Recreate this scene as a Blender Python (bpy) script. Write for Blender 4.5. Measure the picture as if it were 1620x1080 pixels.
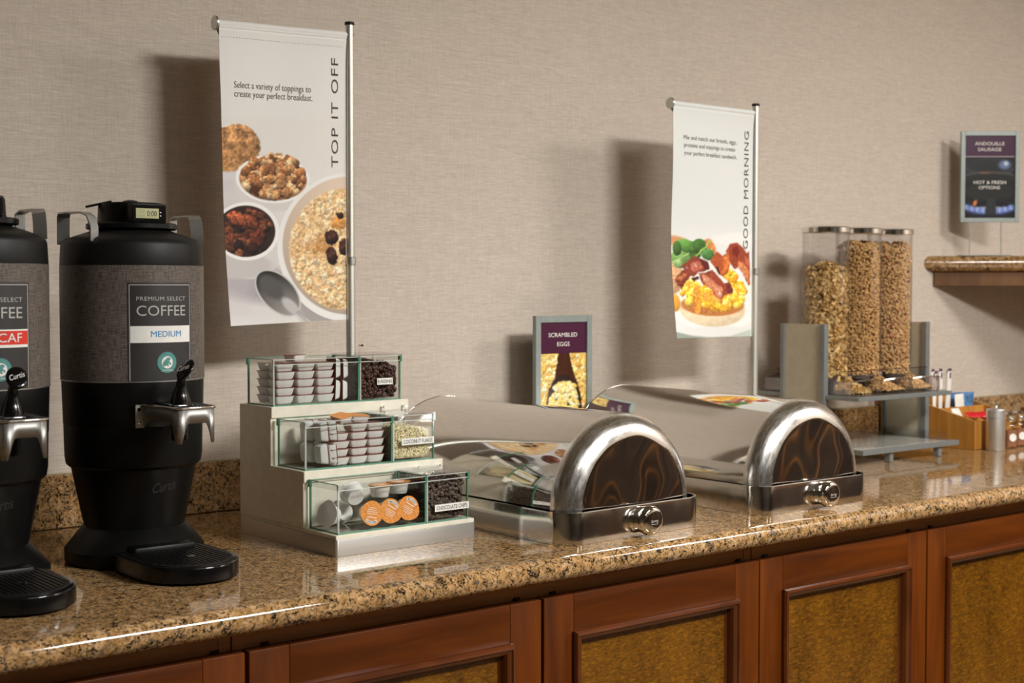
import bpy, bmesh, math, random
import numpy as np
from mathutils import Vector, Matrix
random.seed(7); NR = np.random.RandomState(11)
PI = math.pi
for o in list(bpy.data.objects): bpy.data.objects.remove(o)
SC = bpy.context.scene
COL = SC.collection

# ------------------------------------------------------------------ camera, world, lights, exposure
cam = bpy.data.cameras.new('camera'); camo = bpy.data.objects.new('camera', cam); COL.objects.link(camo)
cam.sensor_width = 36.0; cam.lens = 50.0; cam.clip_start = .05
camo.location = (0, 0, .425)
camo.rotation_euler = (math.radians(90 - 2.189), 0, math.radians(-38.68))
cam.dof.use_dof = True; cam.dof.focus_distance = 2.35; cam.dof.aperture_fstop = 6.3
SC.camera = camo
SC.view_settings.view_transform = 'Standard'; SC.view_settings.look = 'None'
SC.view_settings.gamma = 1.0; SC.view_settings.use_curve_mapping = False
SC.view_settings.exposure = 0.0
world = bpy.data.worlds.new('world'); SC.world = world; world.use_nodes = True
world.node_tree.nodes['Background'].inputs[0].default_value = (1, .93, .85, 1)
world.node_tree.nodes['Background'].inputs[1].default_value = .25
def ceiling_panel_light(x, y, power, sx=.6, sy=.6, col=(1, .90, .77)):
    L = bpy.data.lights.new('ceiling_panel_light', 'AREA'); L.shape = 'RECTANGLE'; L.size = sx; L.size_y = sy
    L.energy = power; L.color = col
    o = bpy.data.objects.new('ceiling_panel_light', L); COL.objects.link(o); o.location = (x, y, 1.745)
ceiling_panel_light(2.08, -.45, 156, .85, .6, col=(1, .985, .955))
ceiling_panel_light(.95, -.45, 9, .9, .6, col=(1, .97, .93))
ceiling_panel_light(3.95, .3, 48, .6, .6, col=(1, .975, .94))
def warm_fill_light(x, y, z, power, r=.16, col=(1, .86, .58)):  # added warm fill that lifts the room's ambient light, not an actual fixture
    L = bpy.data.lights.new('warm_fill_light', 'POINT'); L.energy = power; L.shadow_soft_size = r; L.color = col
    o = bpy.data.objects.new('warm_fill_light', L); COL.objects.link(o); o.location = (x, y, z)
warm_fill_light(2.2, -2.8, 1.25, 5); warm_fill_light(3.6, -2.8, 1.25, 5)

# ------------------------------------------------------------------ helpers
def lin(c):
    def f(v): return v / 12.92 if v <= .04045 else ((v + .055) / 1.055) ** 2.4
    return tuple(f(v / 255.) for v in c)
def S(r, g, b): return lin((r, g, b)) + (1,)
MATS = {}
def newmat(name):
    m = bpy.data.materials.new(name); m.use_nodes = True; MATS[name] = m
    nt = m.node_tree; return m, nt, nt.nodes['Principled BSDF']
def N(nt, t, **kw):
    n = nt.nodes.new(t)
    for k, v in kw.items(): setattr(n, k, v)
    return n
def inp(n, **kw):
    for k, v in kw.items(): n.inputs[k.replace('_', ' ')].default_value = v
    return n
def coords(nt, scale=(1, 1, 1), rot=(0, 0, 0), loc=(0, 0, 0)):
    t = N(nt, 'ShaderNodeTexCoord'); m = N(nt, 'ShaderNodeMapping')
    m.inputs['Scale'].default_value = scale; m.inputs['Rotation'].default_value = rot; m.inputs['Location'].default_value = loc
    nt.links.new(t.outputs['Object'], m.inputs['Vector']); return m.outputs[0]
def noise_tex(nt, vec, scale, detail=2, rough=.5, dist=0):
    n = N(nt, 'ShaderNodeTexNoise'); inp(n, Scale=scale, Detail=detail, Roughness=rough, Distortion=dist)
    nt.links.new(vec, n.inputs['Vector']); return n.outputs['Fac']
def ramp(nt, fac, stops, interp='LINEAR'):
    r = N(nt, 'ShaderNodeValToRGB'); r.color_ramp.interpolation = interp
    e = r.color_ramp.elements
    while len(e) < len(stops): e.new(.5)
    for i, (p, c) in enumerate(stops): e[i].position = p; e[i].color = c
    nt.links.new(fac, r.inputs[0]); return r.outputs[0]
def mix(nt, fac, a, b, mode='MIX'):
    m = N(nt, 'ShaderNodeMix'); m.data_type = 'RGBA'; m.blend_type = mode
    if isinstance(fac, (int, float)): m.inputs[0].default_value = fac
    else: nt.links.new(fac, m.inputs[0])
    for i, v in ((6, a), (7, b)):
        if isinstance(v, tuple): m.inputs[i].default_value = v
        else: nt.links.new(v, m.inputs[i])
    return m.outputs[2]
def bump(nt, p, h, strength=.2, dist=.001):
    b = N(nt, 'ShaderNodeBump'); b.inputs['Strength'].default_value = strength; b.inputs['Distance'].default_value = dist
    nt.links.new(h, b.inputs['Height']); nt.links.new(b.outputs[0], p.inputs['Normal']); return b
def plain(name, col, rough=.5, metal=0., coat=0., vary=.06, scale=60, bumpy=0., spec=.5):
    m, nt, p = newmat(name)
    p.inputs['Roughness'].default_value = rough; p.inputs['Metallic'].default_value = metal
    p.inputs['Coat Weight'].default_value = coat; p.inputs['Coat Roughness'].default_value = .06
    p.inputs['Specular IOR Level'].default_value = spec
    f = noise_tex(nt, coords(nt), scale, 3)
    c0 = tuple(max(0, v * (1 - vary)) for v in col[:3]) + (1,); c1 = tuple(min(1, v * (1 + vary)) for v in col[:3]) + (1,)
    nt.links.new(ramp(nt, f, [(.3, c0), (.7, c1)]), p.inputs['Base Color'])
    if bumpy: bump(nt, p, f, bumpy, .0006)
    return m

# --- shell materials
def m_wallpaper():
    m, nt, p = newmat('wallpaper')
    h = noise_tex(nt, coords(nt, (40, 40, 760)), 1., 4, .62)
    h2 = noise_tex(nt, coords(nt, (9, 9, 160)), 1., 3, .6)
    v = noise_tex(nt, coords(nt, (700, 700, 36)), 1., 3, .6)
    a = ramp(nt, h, [(.25, S(180, 165, 150)), (.5, S(204, 191, 177)), (.75, S(224, 213, 200))])
    b = ramp(nt, v, [(.3, S(186, 172, 157)), (.7, S(222, 211, 197))])
    c = mix(nt, .33, a, b)
    d = ramp(nt, h2, [(.3, (.94, .94, .94, 1)), (.7, (1.03, 1.025, 1.02, 1))])
    nt.links.new(mix(nt, 1., c, d, 'MULTIPLY'), p.inputs['Base Color'])
    p.inputs['Roughness'].default_value = .72; p.inputs['Specular IOR Level'].default_value = .25
    mm = N(nt, 'ShaderNodeMath', operation='ADD'); nt.links.new(h, mm.inputs[0]); nt.links.new(v, mm.inputs[1])
    bump(nt, p, mm.outputs[0], .35, .0008); return m
def m_granite(name, off=(0, 0, 0)):
    m, nt, p = newmat(name)
    co = coords(nt, loc=off); co2 = coords(nt, loc=(3, 1, 2)); co3 = coords(nt, loc=(7, 5, 1))
    base = ramp(nt, noise_tex(nt, co, 125, 5, .68, .5), [(.26, S(96, 70, 38)), (.42, S(152, 116, 68)), (.54, S(186, 148, 100)), (.70, S(216, 188, 150))])
    tone = ramp(nt, noise_tex(nt, co, 46, 3, .6, .8), [(.32, S(126, 92, 48)), (.5, S(182, 138, 90)), (.68, S(206, 172, 134))])
    c = mix(nt, .45, base, tone)
    f1 = ramp(nt, noise_tex(nt, co2, 200, 5, .7, .6), [(.50, (0, 0, 0, 1)), (.60, (1, 1, 1, 1))])
    c = mix(nt, f1, c, S(84, 64, 34))
    f2 = ramp(nt, noise_tex(nt, co2, 95, 4, .65, 1.1), [(.56, (0, 0, 0, 1)), (.64, (.85, .85, .85, 1))])
    c = mix(nt, f2, c, S(78, 74, 70))
    gate = noise_tex(nt, co3, 80, 2, .5, .5); gr = noise_tex(nt, co3, 300, 4, .7, .5)
    gm = N(nt, 'ShaderNodeMath', operation='MULTIPLY'); nt.links.new(gate, gm.inputs[0]); nt.links.new(gr, gm.inputs[1])
    f3 = ramp(nt, gm.outputs[0], [(.295, (0, 0, 0, 1)), (  .335, (1, 1, 1, 1))])
    c = mix(nt, f3, c, S(26, 22, 17))
    nt.links.new(c, p.inputs['Base Color'])
    p.inputs['Roughness'].default_value = .06; p.inputs['Specular IOR Level'].default_value = .5
    return m
def m_wood(name, dark, mid, light, sc=(3, 3, 40), rough=.3, coat=.35, figure=False):
    m, nt, p = newmat(name)
    if figure:
        w = noise_tex(nt, coords(nt, sc, (0, .45, 0)), 1., 4, .6, 1.0)
        w2 = noise_tex(nt, coords(nt, (14, 14, 5)), 1., 2)
        c = ramp(nt, w, [(.3, dark), (.5, mid), (.7, light)])
        c = mix(nt, .3, c, ramp(nt, w2, [(.3, dark), (.7, light)]))
    else:
        w = noise_tex(nt, coords(nt, sc), 1., 5, .6, .7)
        w2 = noise_tex(nt, coords(nt, tuple(v * .22 + .6 for v in sc)), 1., 3, .5, 1.)
        c = mix(nt, .45, ramp(nt, w, [(.28, dark), (.5, mid), (.75, light)]), ramp(nt, w2, [(.3, dark), (.7, light)]))
    nt.links.new(c, p.inputs['Base Color']); p.inputs['Roughness'].default_value = rough
    p.inputs['Coat Weight'].default_value = coat; p.inputs['Coat Roughness'].default_value = .12; p.inputs['Specular IOR Level'].default_value = .3
    bump(nt, p, w, .08, .0004); return m
def m_chrome(name, col=(.72, .70, .66, 1), rough=.09, warp=0., scale=9, dusty=0.):
    m, nt, p = newmat(name)
    p.inputs['Metallic'].default_value = 1.; p.inputs['Base Color'].default_value = col
    s = noise_tex(nt, coords(nt, (4, 30, 4)), 6., 4, .7)
    r = ramp(nt, s, [(.35, (rough, rough, rough, 1)), (.75, (rough * 1.9 + .02,) * 3 + (1,))])
    nt.links.new(r, p.inputs['Roughness'])
    if warp: bump(nt, p, noise_tex(nt, coords(nt), scale, 1, .4), warp, .02)
    return m
def m_brushed(name, col, rough=.32, sc=(4, 4, 700)):
    m, nt, p = newmat(name)
    p.inputs['Metallic'].default_value = 1.; p.inputs['Roughness'].default_value = rough
    f = noise_tex(nt, coords(nt, sc), 1., 3)
    nt.links.new(ramp(nt, f, [(.3, tuple(v * .88 for v in col[:3]) + (1,)), (.7, col)]), p.inputs['Base Color'])
    bump(nt, p, f, .06, .0003); return m
def m_clear(name, tint=(.965, .985, .97, 1), rough=.02, refl=1., base=.04):
    m = bpy.data.materials.new(name); m.use_nodes = True; MATS[name] = m
    nt = m.node_tree; nt.nodes.remove(nt.nodes['Principled BSDF']); out = nt.nodes['Material Output']
    t = N(nt, 'ShaderNodeBsdfTransparent'); t.inputs[0].default_value = tint
    g = N(nt, 'ShaderNodeBsdfGlossy'); g.inputs['Roughness'].default_value = rough
    lw = N(nt, 'ShaderNodeLayerWeight'); lw.inputs['Blend'].default_value = .5
    pw = N(nt, 'ShaderNodeMath', operation='POWER'); pw.inputs[1].default_value = 4.5; nt.links.new(lw.outputs['Facing'], pw.inputs[0])
    ma = N(nt, 'ShaderNodeMath', operation='MULTIPLY_ADD'); ma.inputs[1].default_value = .75 * refl; ma.inputs[2].default_value = base
    nt.links.new(pw.outputs[0], ma.inputs[0])
    sm = N(nt, 'ShaderNodeTexNoise'); sm.inputs['Scale'].default_value = 45; sm.inputs['Detail'].default_value = 3
    sr = N(nt, 'ShaderNodeMath', operation='MULTIPLY_ADD'); sr.inputs[1].default_value = .03; sr.inputs[2].default_value = -.01
    nt.links.new(sm.outputs['Fac'], sr.inputs[0])
    ad = N(nt, 'ShaderNodeMath', operation='ADD'); ad.use_clamp = True
    nt.links.new(ma.outputs[0], ad.inputs[0]); nt.links.new(sr.outputs[0], ad.inputs[1])
    mx = N(nt, 'ShaderNodeMixShader'); nt.links.new(ad.outputs[0], mx.inputs[0]); nt.links.new(t.outputs[0], mx.inputs[1]); nt.links.new(g.outputs[0], mx.inputs[2])
    nt.links.new(mx.outputs[0], out.inputs[0]); return m
def m_frost(name, t=.6, col=(.82, .86, .82, 1)):
    m = bpy.data.materials.new(name); m.use_nodes = True; MATS[name] = m
    nt = m.node_tree; nt.nodes.remove(nt.nodes['Principled BSDF']); out = nt.nodes['Material Output']
    a = N(nt, 'ShaderNodeBsdfTransparent'); d = N(nt, 'ShaderNodeBsdfDiffuse')
    f = noise_tex(nt, coords(nt), 300, 2); nt.links.new(ramp(nt, f, [(.3, tuple(v * .9 for v in col[:3]) + (1,)), (.7, col)]), d.inputs[0])
    mx = N(nt, 'ShaderNodeMixShader'); mx.inputs[0].default_value = 1 - t; nt.links.new(a.outputs[0], mx.inputs[1]); nt.links.new(d.outputs[0], mx.inputs[2]); nt.links.new(mx.outputs[0], out.inputs[0]); return m
def m_print(name, rough=.5, spec=.3, k=1.):
    m, nt, p = newmat(name)
    a = N(nt, 'ShaderNodeVertexColor'); a.layer_name = 'Col'
    nt.links.new(mix(nt, 1., a.outputs[0], (k, k, k, 1), 'MULTIPLY'), p.inputs['Base Color'])
    p.inputs['Roughness'].default_value = rough; p.inputs['Specular IOR Level'].default_value = spec; return m
def m_weave(name, c0, c1):
    m, nt, p = newmat(name)
    t = N(nt, 'ShaderNodeUVMap')
    mp = N(nt, 'ShaderNodeMapping'); mp.inputs['Scale'].default_value = (60, 900, 1); nt.links.new(t.outputs[0], mp.inputs[0])
    mp2 = N(nt, 'ShaderNodeMapping'); mp2.inputs['Scale'].default_value = (900, 60, 1); nt.links.new(t.outputs[0], mp2.inputs[0])
    h = noise_tex(nt, mp.outputs[0], 1., 3, .6); v = noise_tex(nt, mp2.outputs[0], 1., 3, .6)
    mm = N(nt, 'ShaderNodeMath', operation='ADD'); nt.links.new(h, mm.inputs[0]); nt.links.new(v, mm.inputs[1])
    nt.links.new(ramp(nt, mm.outputs[0], [(.78 / 2 + .0, c0), (.62, c1)]), p.inputs['Base Color'])
    hh = N(nt, 'ShaderNodeMath', operation='MULTIPLY'); hh.inputs[1].default_value = .5; nt.links.new(mm.outputs[0], hh.inputs[0])
    nt.links.new(hh.outputs[0], nt.nodes['Color Ramp'].inputs[0])
    p.inputs['Roughness'].default_value = .45; p.inputs['Specular IOR Level'].default_value = .35; return m

WALLP = m_wallpaper()
GRAN = m_granite('granite'); GRAN2 = m_granite('granite_shelf', (5, 2, 8))
DOORW = m_wood('cherry_wood', S(54, 22, 3), S(84, 37, 4), S(112, 55, 8), (30, 30, 3), .34, .06)
RAILW = m_wood('cherry_rail_wood', S(128, 78, 32), S(168, 110, 52), S(196, 138, 74), (5, 30, 60), .4, .1)
PANELW = m_wood('figured_veneer', S(48, 27, 3), S(98, 60, 8), S(142, 92, 18), (75, 75, 210), .33, .3, True)
BAMBOO = m_wood('bamboo_wood', S(150, 92, 30), S(186, 126, 52), S(212, 156, 78), (60, 60, 4), .4, .15)
DARKWOOD = m_wood('walnut_panel', S(30, 24, 21), S(48, 38, 32), S(68, 54, 44), (20, 20, 3), .4, .1)
APRON = m_wood('brown_wood', S(76, 50, 28), S(106, 72, 42), S(134, 94, 56), (20, 20, 3), .4, .1)
CHROME = m_chrome('polished_steel', (.72, .70, .665, 1), .045)
CHROMEW = m_chrome('polished_steel_end', (.68, .65, .61, 1), .04, .6, 7)
CHROMEB = m_chrome('worn_steel', (.78, .76, .73, 1), .085)
CHROMER = m_chrome('polished_steel_rim', (.86, .845, .82, 1), .19)
CHROME2 = m_chrome('bright_chrome', (.82, .80, .77, 1), .1)
BRUSH = m_brushed('brushed_steel', (.78, .77, .74, 1), .46)
SATIN = m_brushed('satin_aluminium', (.62, .63, .60, 1), .36, (60, 60, 60))
POLE = m_brushed('pole_aluminium', (.74, .73, .67, 1), .48, (300, 300, 8))
HANDLE = m_brushed('handle_metal', (.50, .50, .48, 1), .42, (60, 60, 60))
GUARD = m_brushed('guard_steel', (.36, .35, .33, 1), .5, (60, 60, 200))
GREYMETAL = plain('grey_painted_metal', S(142, 147, 146), .38, .5)
SIGNGREY = plain('sign_frame_grey', S(150, 158, 154), .4, .25)
BLACK = plain('black_plastic', (.003, .003, .003, 1), .40, bumpy=.05, scale=500, spec=.22)
BLACKG = plain('black_gloss_plastic', (.004, .004, .0045, 1), .14)
BLACKM = plain('black_matte_plastic', (.006, .0058, .0056, 1), .5, bumpy=.1, scale=700, spec=.3)
WHITE = plain('warm_white_acrylic', S(228, 222, 204), .4)
BEIGE = plain('beige_panel', S(196, 186, 162), .5)
CUPW = plain('white_cup_plastic', S(226, 226, 222), .35, spec=.4)
CUPR = plain('red_foil_lid', S(150, 92, 84), .35)
CUPO = plain('orange_foil_lid', S(226, 150, 76), .35, vary=.2, scale=240)
FOILR = plain('dark_red_foil', S(104, 36, 26), .35, vary=.4, scale=600)
LABELW = plain('label_white', S(232, 230, 224), .5)
INK = plain('ink_black', S(36, 32, 30), .6)
INKBR = plain('ink_brown', S(62, 50, 44), .6)
INKMID = plain('ink_taupe', S(96, 86, 78), .6)
INKWH = plain('ink_white', S(236, 230, 222), .5)
INKGREY = plain('ink_grey', S(176, 174, 168), .5)
INKBLUE = plain('ink_blue', S(48, 138, 196), .5)
INKRED = plain('ink_red', S(214, 48, 30), .45)
INKTEAL = plain('ink_teal', S(78, 142, 136), .5)
INKDIM = plain('embossed_grey', S(44, 42, 39), .45)
LABELD = plain('label_charcoal', S(46, 44, 44), .45)
LCD = plain('lcd_screen', S(186, 186, 140), .3)
LCDD = plain('lcd_bar', S(150, 152, 118), .3)
GLASS = m_clear('clear_acrylic', (.985, .99, .985, 1), .02, 1., .035)
EDGEW = m_frost('bright_acrylic_edge', .55)
EDGEP = m_clear('smoky_acrylic_edge', (.86, .83, .85, 1), .1, .8, .16)
GLASSP = m_clear('clear_lid', (.95, .95, .965, 1), .015, 1.15)
TUBE = m_clear('clear_tube', (.955, .95, .95, 1), .03, .9)
GREEN = m_frost('green_acrylic_edge', .45, (.16, .42, .30, 1))
GREEN2 = plain('green_edge_solid', S(70, 128, 98), .2, spec=.6)
PRINT = m_print('banner_print', .55, .2, 1.07)
PRINTG = m_print('sign_print', .25, .4)
WEAVE = m_weave('woven_wrap', S(58, 51, 46), S(122, 112, 104))
WALLPLAIN = plain('painted_wall', S(84, 72, 52), .7)
CEIL = plain('ceiling_white', S(158, 154, 138), .8)
CARPET = plain('carpet', S(92, 74, 52), .9, vary=.4, scale=300)
CHOC = plain('chocolate', S(86, 71, 62), .5, vary=.2)
RAISIN = plain('raisin', S(66, 38, 28), .45, vary=.6, scale=250)
COCO = plain('coconut', S(255, 240, 202), .6)
FLAKE = plain('corn_flake', S(236, 200, 136), .6, vary=.25, scale=150)
GRANOLA = plain('granola', S(214, 172, 112), .65, vary=.45, scale=220)
BRAN = plain('bran_cluster', S(218, 178, 124), .65, vary=.25, scale=200)
BERRY = plain('red_berry', S(190, 62, 54), .5)
CINN = plain('cinnamon', S(150, 98, 62), .6)
PURPLE = plain('purple_paper', S(86, 52, 82), .5)
BLUE = plain('blue_paper', S(70, 116, 164), .45, vary=.6, scale=90)
PAPER = plain('white_paper', S(230, 226, 218), .55)
REDP = plain('red_packet', S(206, 34, 42), .35, vary=.25, scale=160)

def link(name, me, mat, parent=None, loc=(0, 0, 0), rot=(0, 0, 0)):
    o = bpy.data.objects.new(name, me); COL.objects.link(o)
    if mat is not None and not me.materials: me.materials.append(mat)
    if parent is not None: o.parent = parent
    o.location = loc; o.rotation_euler = rot
    return o
def mesh(name, V, F, smooth=False, sharp=None):
    me = bpy.data.meshes.new(name); me.from_pydata([tuple(v) for v in V], [], F); me.update()
    bm = bmesh.new(); bm.from_mesh(me); bmesh.ops.recalc_face_normals(bm, faces=bm.faces); bm.to_mesh(me); bm.free()
    if smooth:
        me.polygons.foreach_set('use_smooth', [True] * len(me.polygons))
        if sharp: me.set_sharp_from_angle(angle=math.radians(sharp))
    return me
def tag(o, label=None, cat=None, group=None, kind=None):
    if label: o['label'] = label
    if cat: o['category'] = cat
    if group: o['group'] = group
    if kind: o['kind'] = kind
    return o
def thing(name, label, cat, loc=(0, 0, 0), rz=0, group=None):
    o = bpy.data.objects.new(name, None); COL.objects.link(o); o.location = loc; o.rotation_euler = (0, 0, rz)
    o.empty_display_size = .02
    return tag(o, label, cat, group)
def copy_tree(o, parent=None):
    c = o.copy(); COL.objects.link(c); c.parent = parent
    for ch in list(o.children): copy_tree(ch, c)
    return c
def bmbox(x0, x1, y0, y1, z0, z1, bev=0., seg=1):
    bm = bmesh.new(); bmesh.ops.create_cube(bm, size=1)
    for v in bm.verts: v.co = Vector(((x0 + x1) / 2 + v.co.x * (x1 - x0), (y0 + y1) / 2 + v.co.y * (y1 - y0), (z0 + z1) / 2 + v.co.z * (z1 - z0)))
    if bev: bmesh.ops.bevel(bm, geom=list(bm.edges), offset=bev, segments=seg, profile=.5, affect='EDGES')
    return bm
def fin(name, bm, mat, parent=None, smooth=False, loc=(0, 0, 0), rot=(0, 0, 0), sharp=40):
    bmesh.ops.recalc_face_normals(bm, faces=bm.faces)
    me = bpy.data.meshes.new(name); bm.to_mesh(me); bm.free()
    if smooth:
        me.polygons.foreach_set('use_smooth', [True] * len(me.polygons)); me.set_sharp_from_angle(angle=math.radians(sharp))
    return link(name, me, mat, parent, loc, rot)
def box(name, x0, x1, y0, y1, z0, z1, mat, parent=None, bev=0., seg=1, loc=(0, 0, 0), rot=(0, 0, 0)):
    return fin(name, bmbox(x0, x1, y0, y1, z0, z1, bev, seg), mat, parent, seg > 1, loc, rot)
def lathe_mesh(name, prof, n=64, closed=True, a0=0., a1=2 * PI, sharp=35):
    full = abs(a1 - a0 - 2 * PI) < 1e-6; m = n if full else n + 1
    V = []; F = []
    for r, z in prof:
        for i in range(m):
            a = a0 + (a1 - a0) * i / n; V.append((r * math.cos(a), r * math.sin(a), z))
    for j in range(len(prof) - 1):
        for i in range(n):
            k = (i + 1) % m; F.append((j * m + i, j * m + k, (j + 1) * m + k, (j + 1) * m + i))
    if closed and full:
        F.append(tuple(range(m - 1, -1, -1))); F.append(tuple((len(prof) - 1) * m + i for i in range(m)))
    return mesh(name, V, F, True, sharp)
def lathe(name, prof, mat, parent=None, n=64, loc=(0, 0, 0), rot=(0, 0, 0), **k):
    return link(name, lathe_mesh(name, prof, n, **k), mat, parent, loc, rot)
def prism_bm(pts, z0, z1, bev=0., seg=2, only_top=False):
    bm = bmesh.new(); lo = [bm.verts.new((x, y, z0)) for x, y in pts]; hi = [bm.verts.new((x, y, z1)) for x, y in pts]
    n = len(pts); bm.faces.new(lo[::-1]); top = bm.faces.new(hi)
    for i in range(n): bm.faces.new((lo[i], lo[(i + 1) % n], hi[(i + 1) % n], hi[i]))
    if bev:
        ed = list(top.edges)
        bmesh.ops.bevel(bm, geom=ed, offset=bev, segments=seg, profile=.5, affect='EDGES')
    return bm
def rrect(x0, x1, y0, y1, r, n=6):
    P = []
    for cx, cy, a in ((x1 - r, y1 - r, 0), (x0 + r, y1 - r, PI / 2), (x0 + r, y0 + r, PI), (x1 - r, y0 + r, 1.5 * PI)):
        for i in range(n + 1): P.append((cx + r * math.cos(a + PI / 2 * i / n), cy + r * math.sin(a + PI / 2 * i / n)))
    return P
def tube_mesh(name, path, r, n=12, rs=None):
    P = [Vector(p) for p in path]; V = []; F = []
    up = Vector((0, 0, 1)); prev = None
    for i, p in enumerate(P):
        t = (P[min(i + 1, len(P) - 1)] - P[max(i - 1, 0)]).normalized()
        if prev is None:
            a = t.cross(up)
            if a.length < .1: a = t.cross(Vector((1, 0, 0)))
        else: a = prev - t * prev.dot(t)
        a.normalize(); prev = a; b = t.cross(a)
        rr = rs[i] if rs else r
        for k in range(n):
            an = 2 * PI * k / n; V.append(p + (a * math.cos(an) + b * math.sin(an)) * rr)
    for i in range(len(P) - 1):
        for k in range(n): F.append((i * n + k, i * n + (k + 1) % n, (i + 1) * n + (k + 1) % n, (i + 1) * n + k))
    F.append(tuple(range(n - 1, -1, -1))); F.append(tuple((len(P) - 1) * n + k for k in range(n)))
    return mesh(name, V, F, True, 50)
def tube(name, path, r, mat, parent=None, n=12, rs=None): return link(name, tube_mesh(name, path, r, n, rs), mat, parent)
def strap_mesh(name, path, wdirs, w, th):
    # flat strap: at each path point a width direction
    V = []; F = []; P = [Vector(p) for p in path]; n = len(P)
    for i, p in enumerate(P):
        t = (P[min(i + 1, n - 1)] - P[max(i - 1, 0)]).normalized(); wd = Vector(wdirs[i]); wd = (wd - t * wd.dot(t)).normalized(); nn = t.cross(wd)
        for a, b in ((-1, -1), (1, -1), (1, 1), (-1, 1)): V.append(p + wd * a * w / 2 + nn * b * th / 2)
    for i in range(n - 1):
        for k in range(4): F.append((i * 4 + k, i * 4 + (k + 1) % 4, i * 4 + 4 + (k + 1) % 4, i * 4 + 4 + k))
    F.append((3, 2, 1, 0)); F.append(tuple((n - 1) * 4 + k for k in range(4)))
    return mesh(name, V, F, True, 40)

# --- text: built-in font turned into thin meshes
def text_vf(s, size=1., bold=0., shear=0., spacing=1., fit=None, align='CENTER', fith=None):
    cu = bpy.data.curves.new('txt', 'FONT'); cu.body = s; cu.size = size; cu.align_x = align; cu.align_y = 'CENTER'
    cu.offset = bold; cu.shear = shear; cu.space_character = spacing; cu.resolution_u = 3
    o = bpy.data.objects.new('txt', cu); COL.objects.link(o); bpy.context.view_layer.update()
    me = bpy.data.meshes.new_from_object(o.evaluated_get(bpy.context.evaluated_depsgraph_get()))
    V = np.array([v.co[:2] for v in me.vertices]); F = [tuple(p.vertices) for p in me.polygons]
    bpy.data.objects.remove(o); bpy.data.curves.remove(cu); bpy.data.meshes.remove(me)
    mn, mx = V.min(0), V.max(0); V = V - (mn + mx) / 2
    if fit: V[:, 0] *= fit / (mx[0] - mn[0]); V[:, 1] *= (fith / (mx[1] - mn[1])) if fith else fit / (mx[0] - mn[0])
    return V, F
def text_obj(name, s, mapper, mat, parent, fit, fith=None, rot=0, **k):
    V, F = text_vf(s, fit=fit, fith=fith, **k)
    if rot:
        c, s_ = math.cos(rot), math.sin(rot); V = V @ np.array([[c, s_], [-s_, c]])
    me = bpy.data.meshes.new(name); me.from_pydata([mapper(a, b) for a, b in V], [], F); me.update()
    return link(name, me, mat, parent)
def flat_poly(name, pts, mapper, mat, parent):
    me = bpy.data.meshes.new(name); me.from_pydata([mapper(a, b) for a, b in pts], [], [tuple(range(len(pts)))]); me.update()
    return link(name, me, mat, parent)

# --- painter for printed pictures (a raster that ends up as vertex colours of the printed sheet)
def fbm(h, w, cell, seed, octs=4, gain=.55):
    r = np.random.RandomState(seed); out = np.zeros((h, w)); amp = 1.; tot = 0
    for o in range(octs):
        c = max(1.2, cell / 2 ** o); gh, gw = int(h / c) + 3, int(w / c) + 3; g = r.rand(gh, gw)
        yy = np.arange(h) / c; xx = np.arange(w) / c; y0 = yy.astype(int); x0 = xx.astype(int)
        fy = (yy - y0)[:, None]; fx = (xx - x0)[None]; fy = fy * fy * (3 - 2 * fy); fx = fx * fx * (3 - 2 * fx)
        a = g[y0][:, x0]; b = g[y0][:, x0 + 1]; c_ = g[y0 + 1][:, x0]; d = g[y0 + 1][:, x0 + 1]
        out += amp * ((a * (1 - fx) + b * fx) * (1 - fy) + (c_ * (1 - fx) + d * fx) * fy); tot += amp; amp *= gain
    return out / tot
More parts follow.
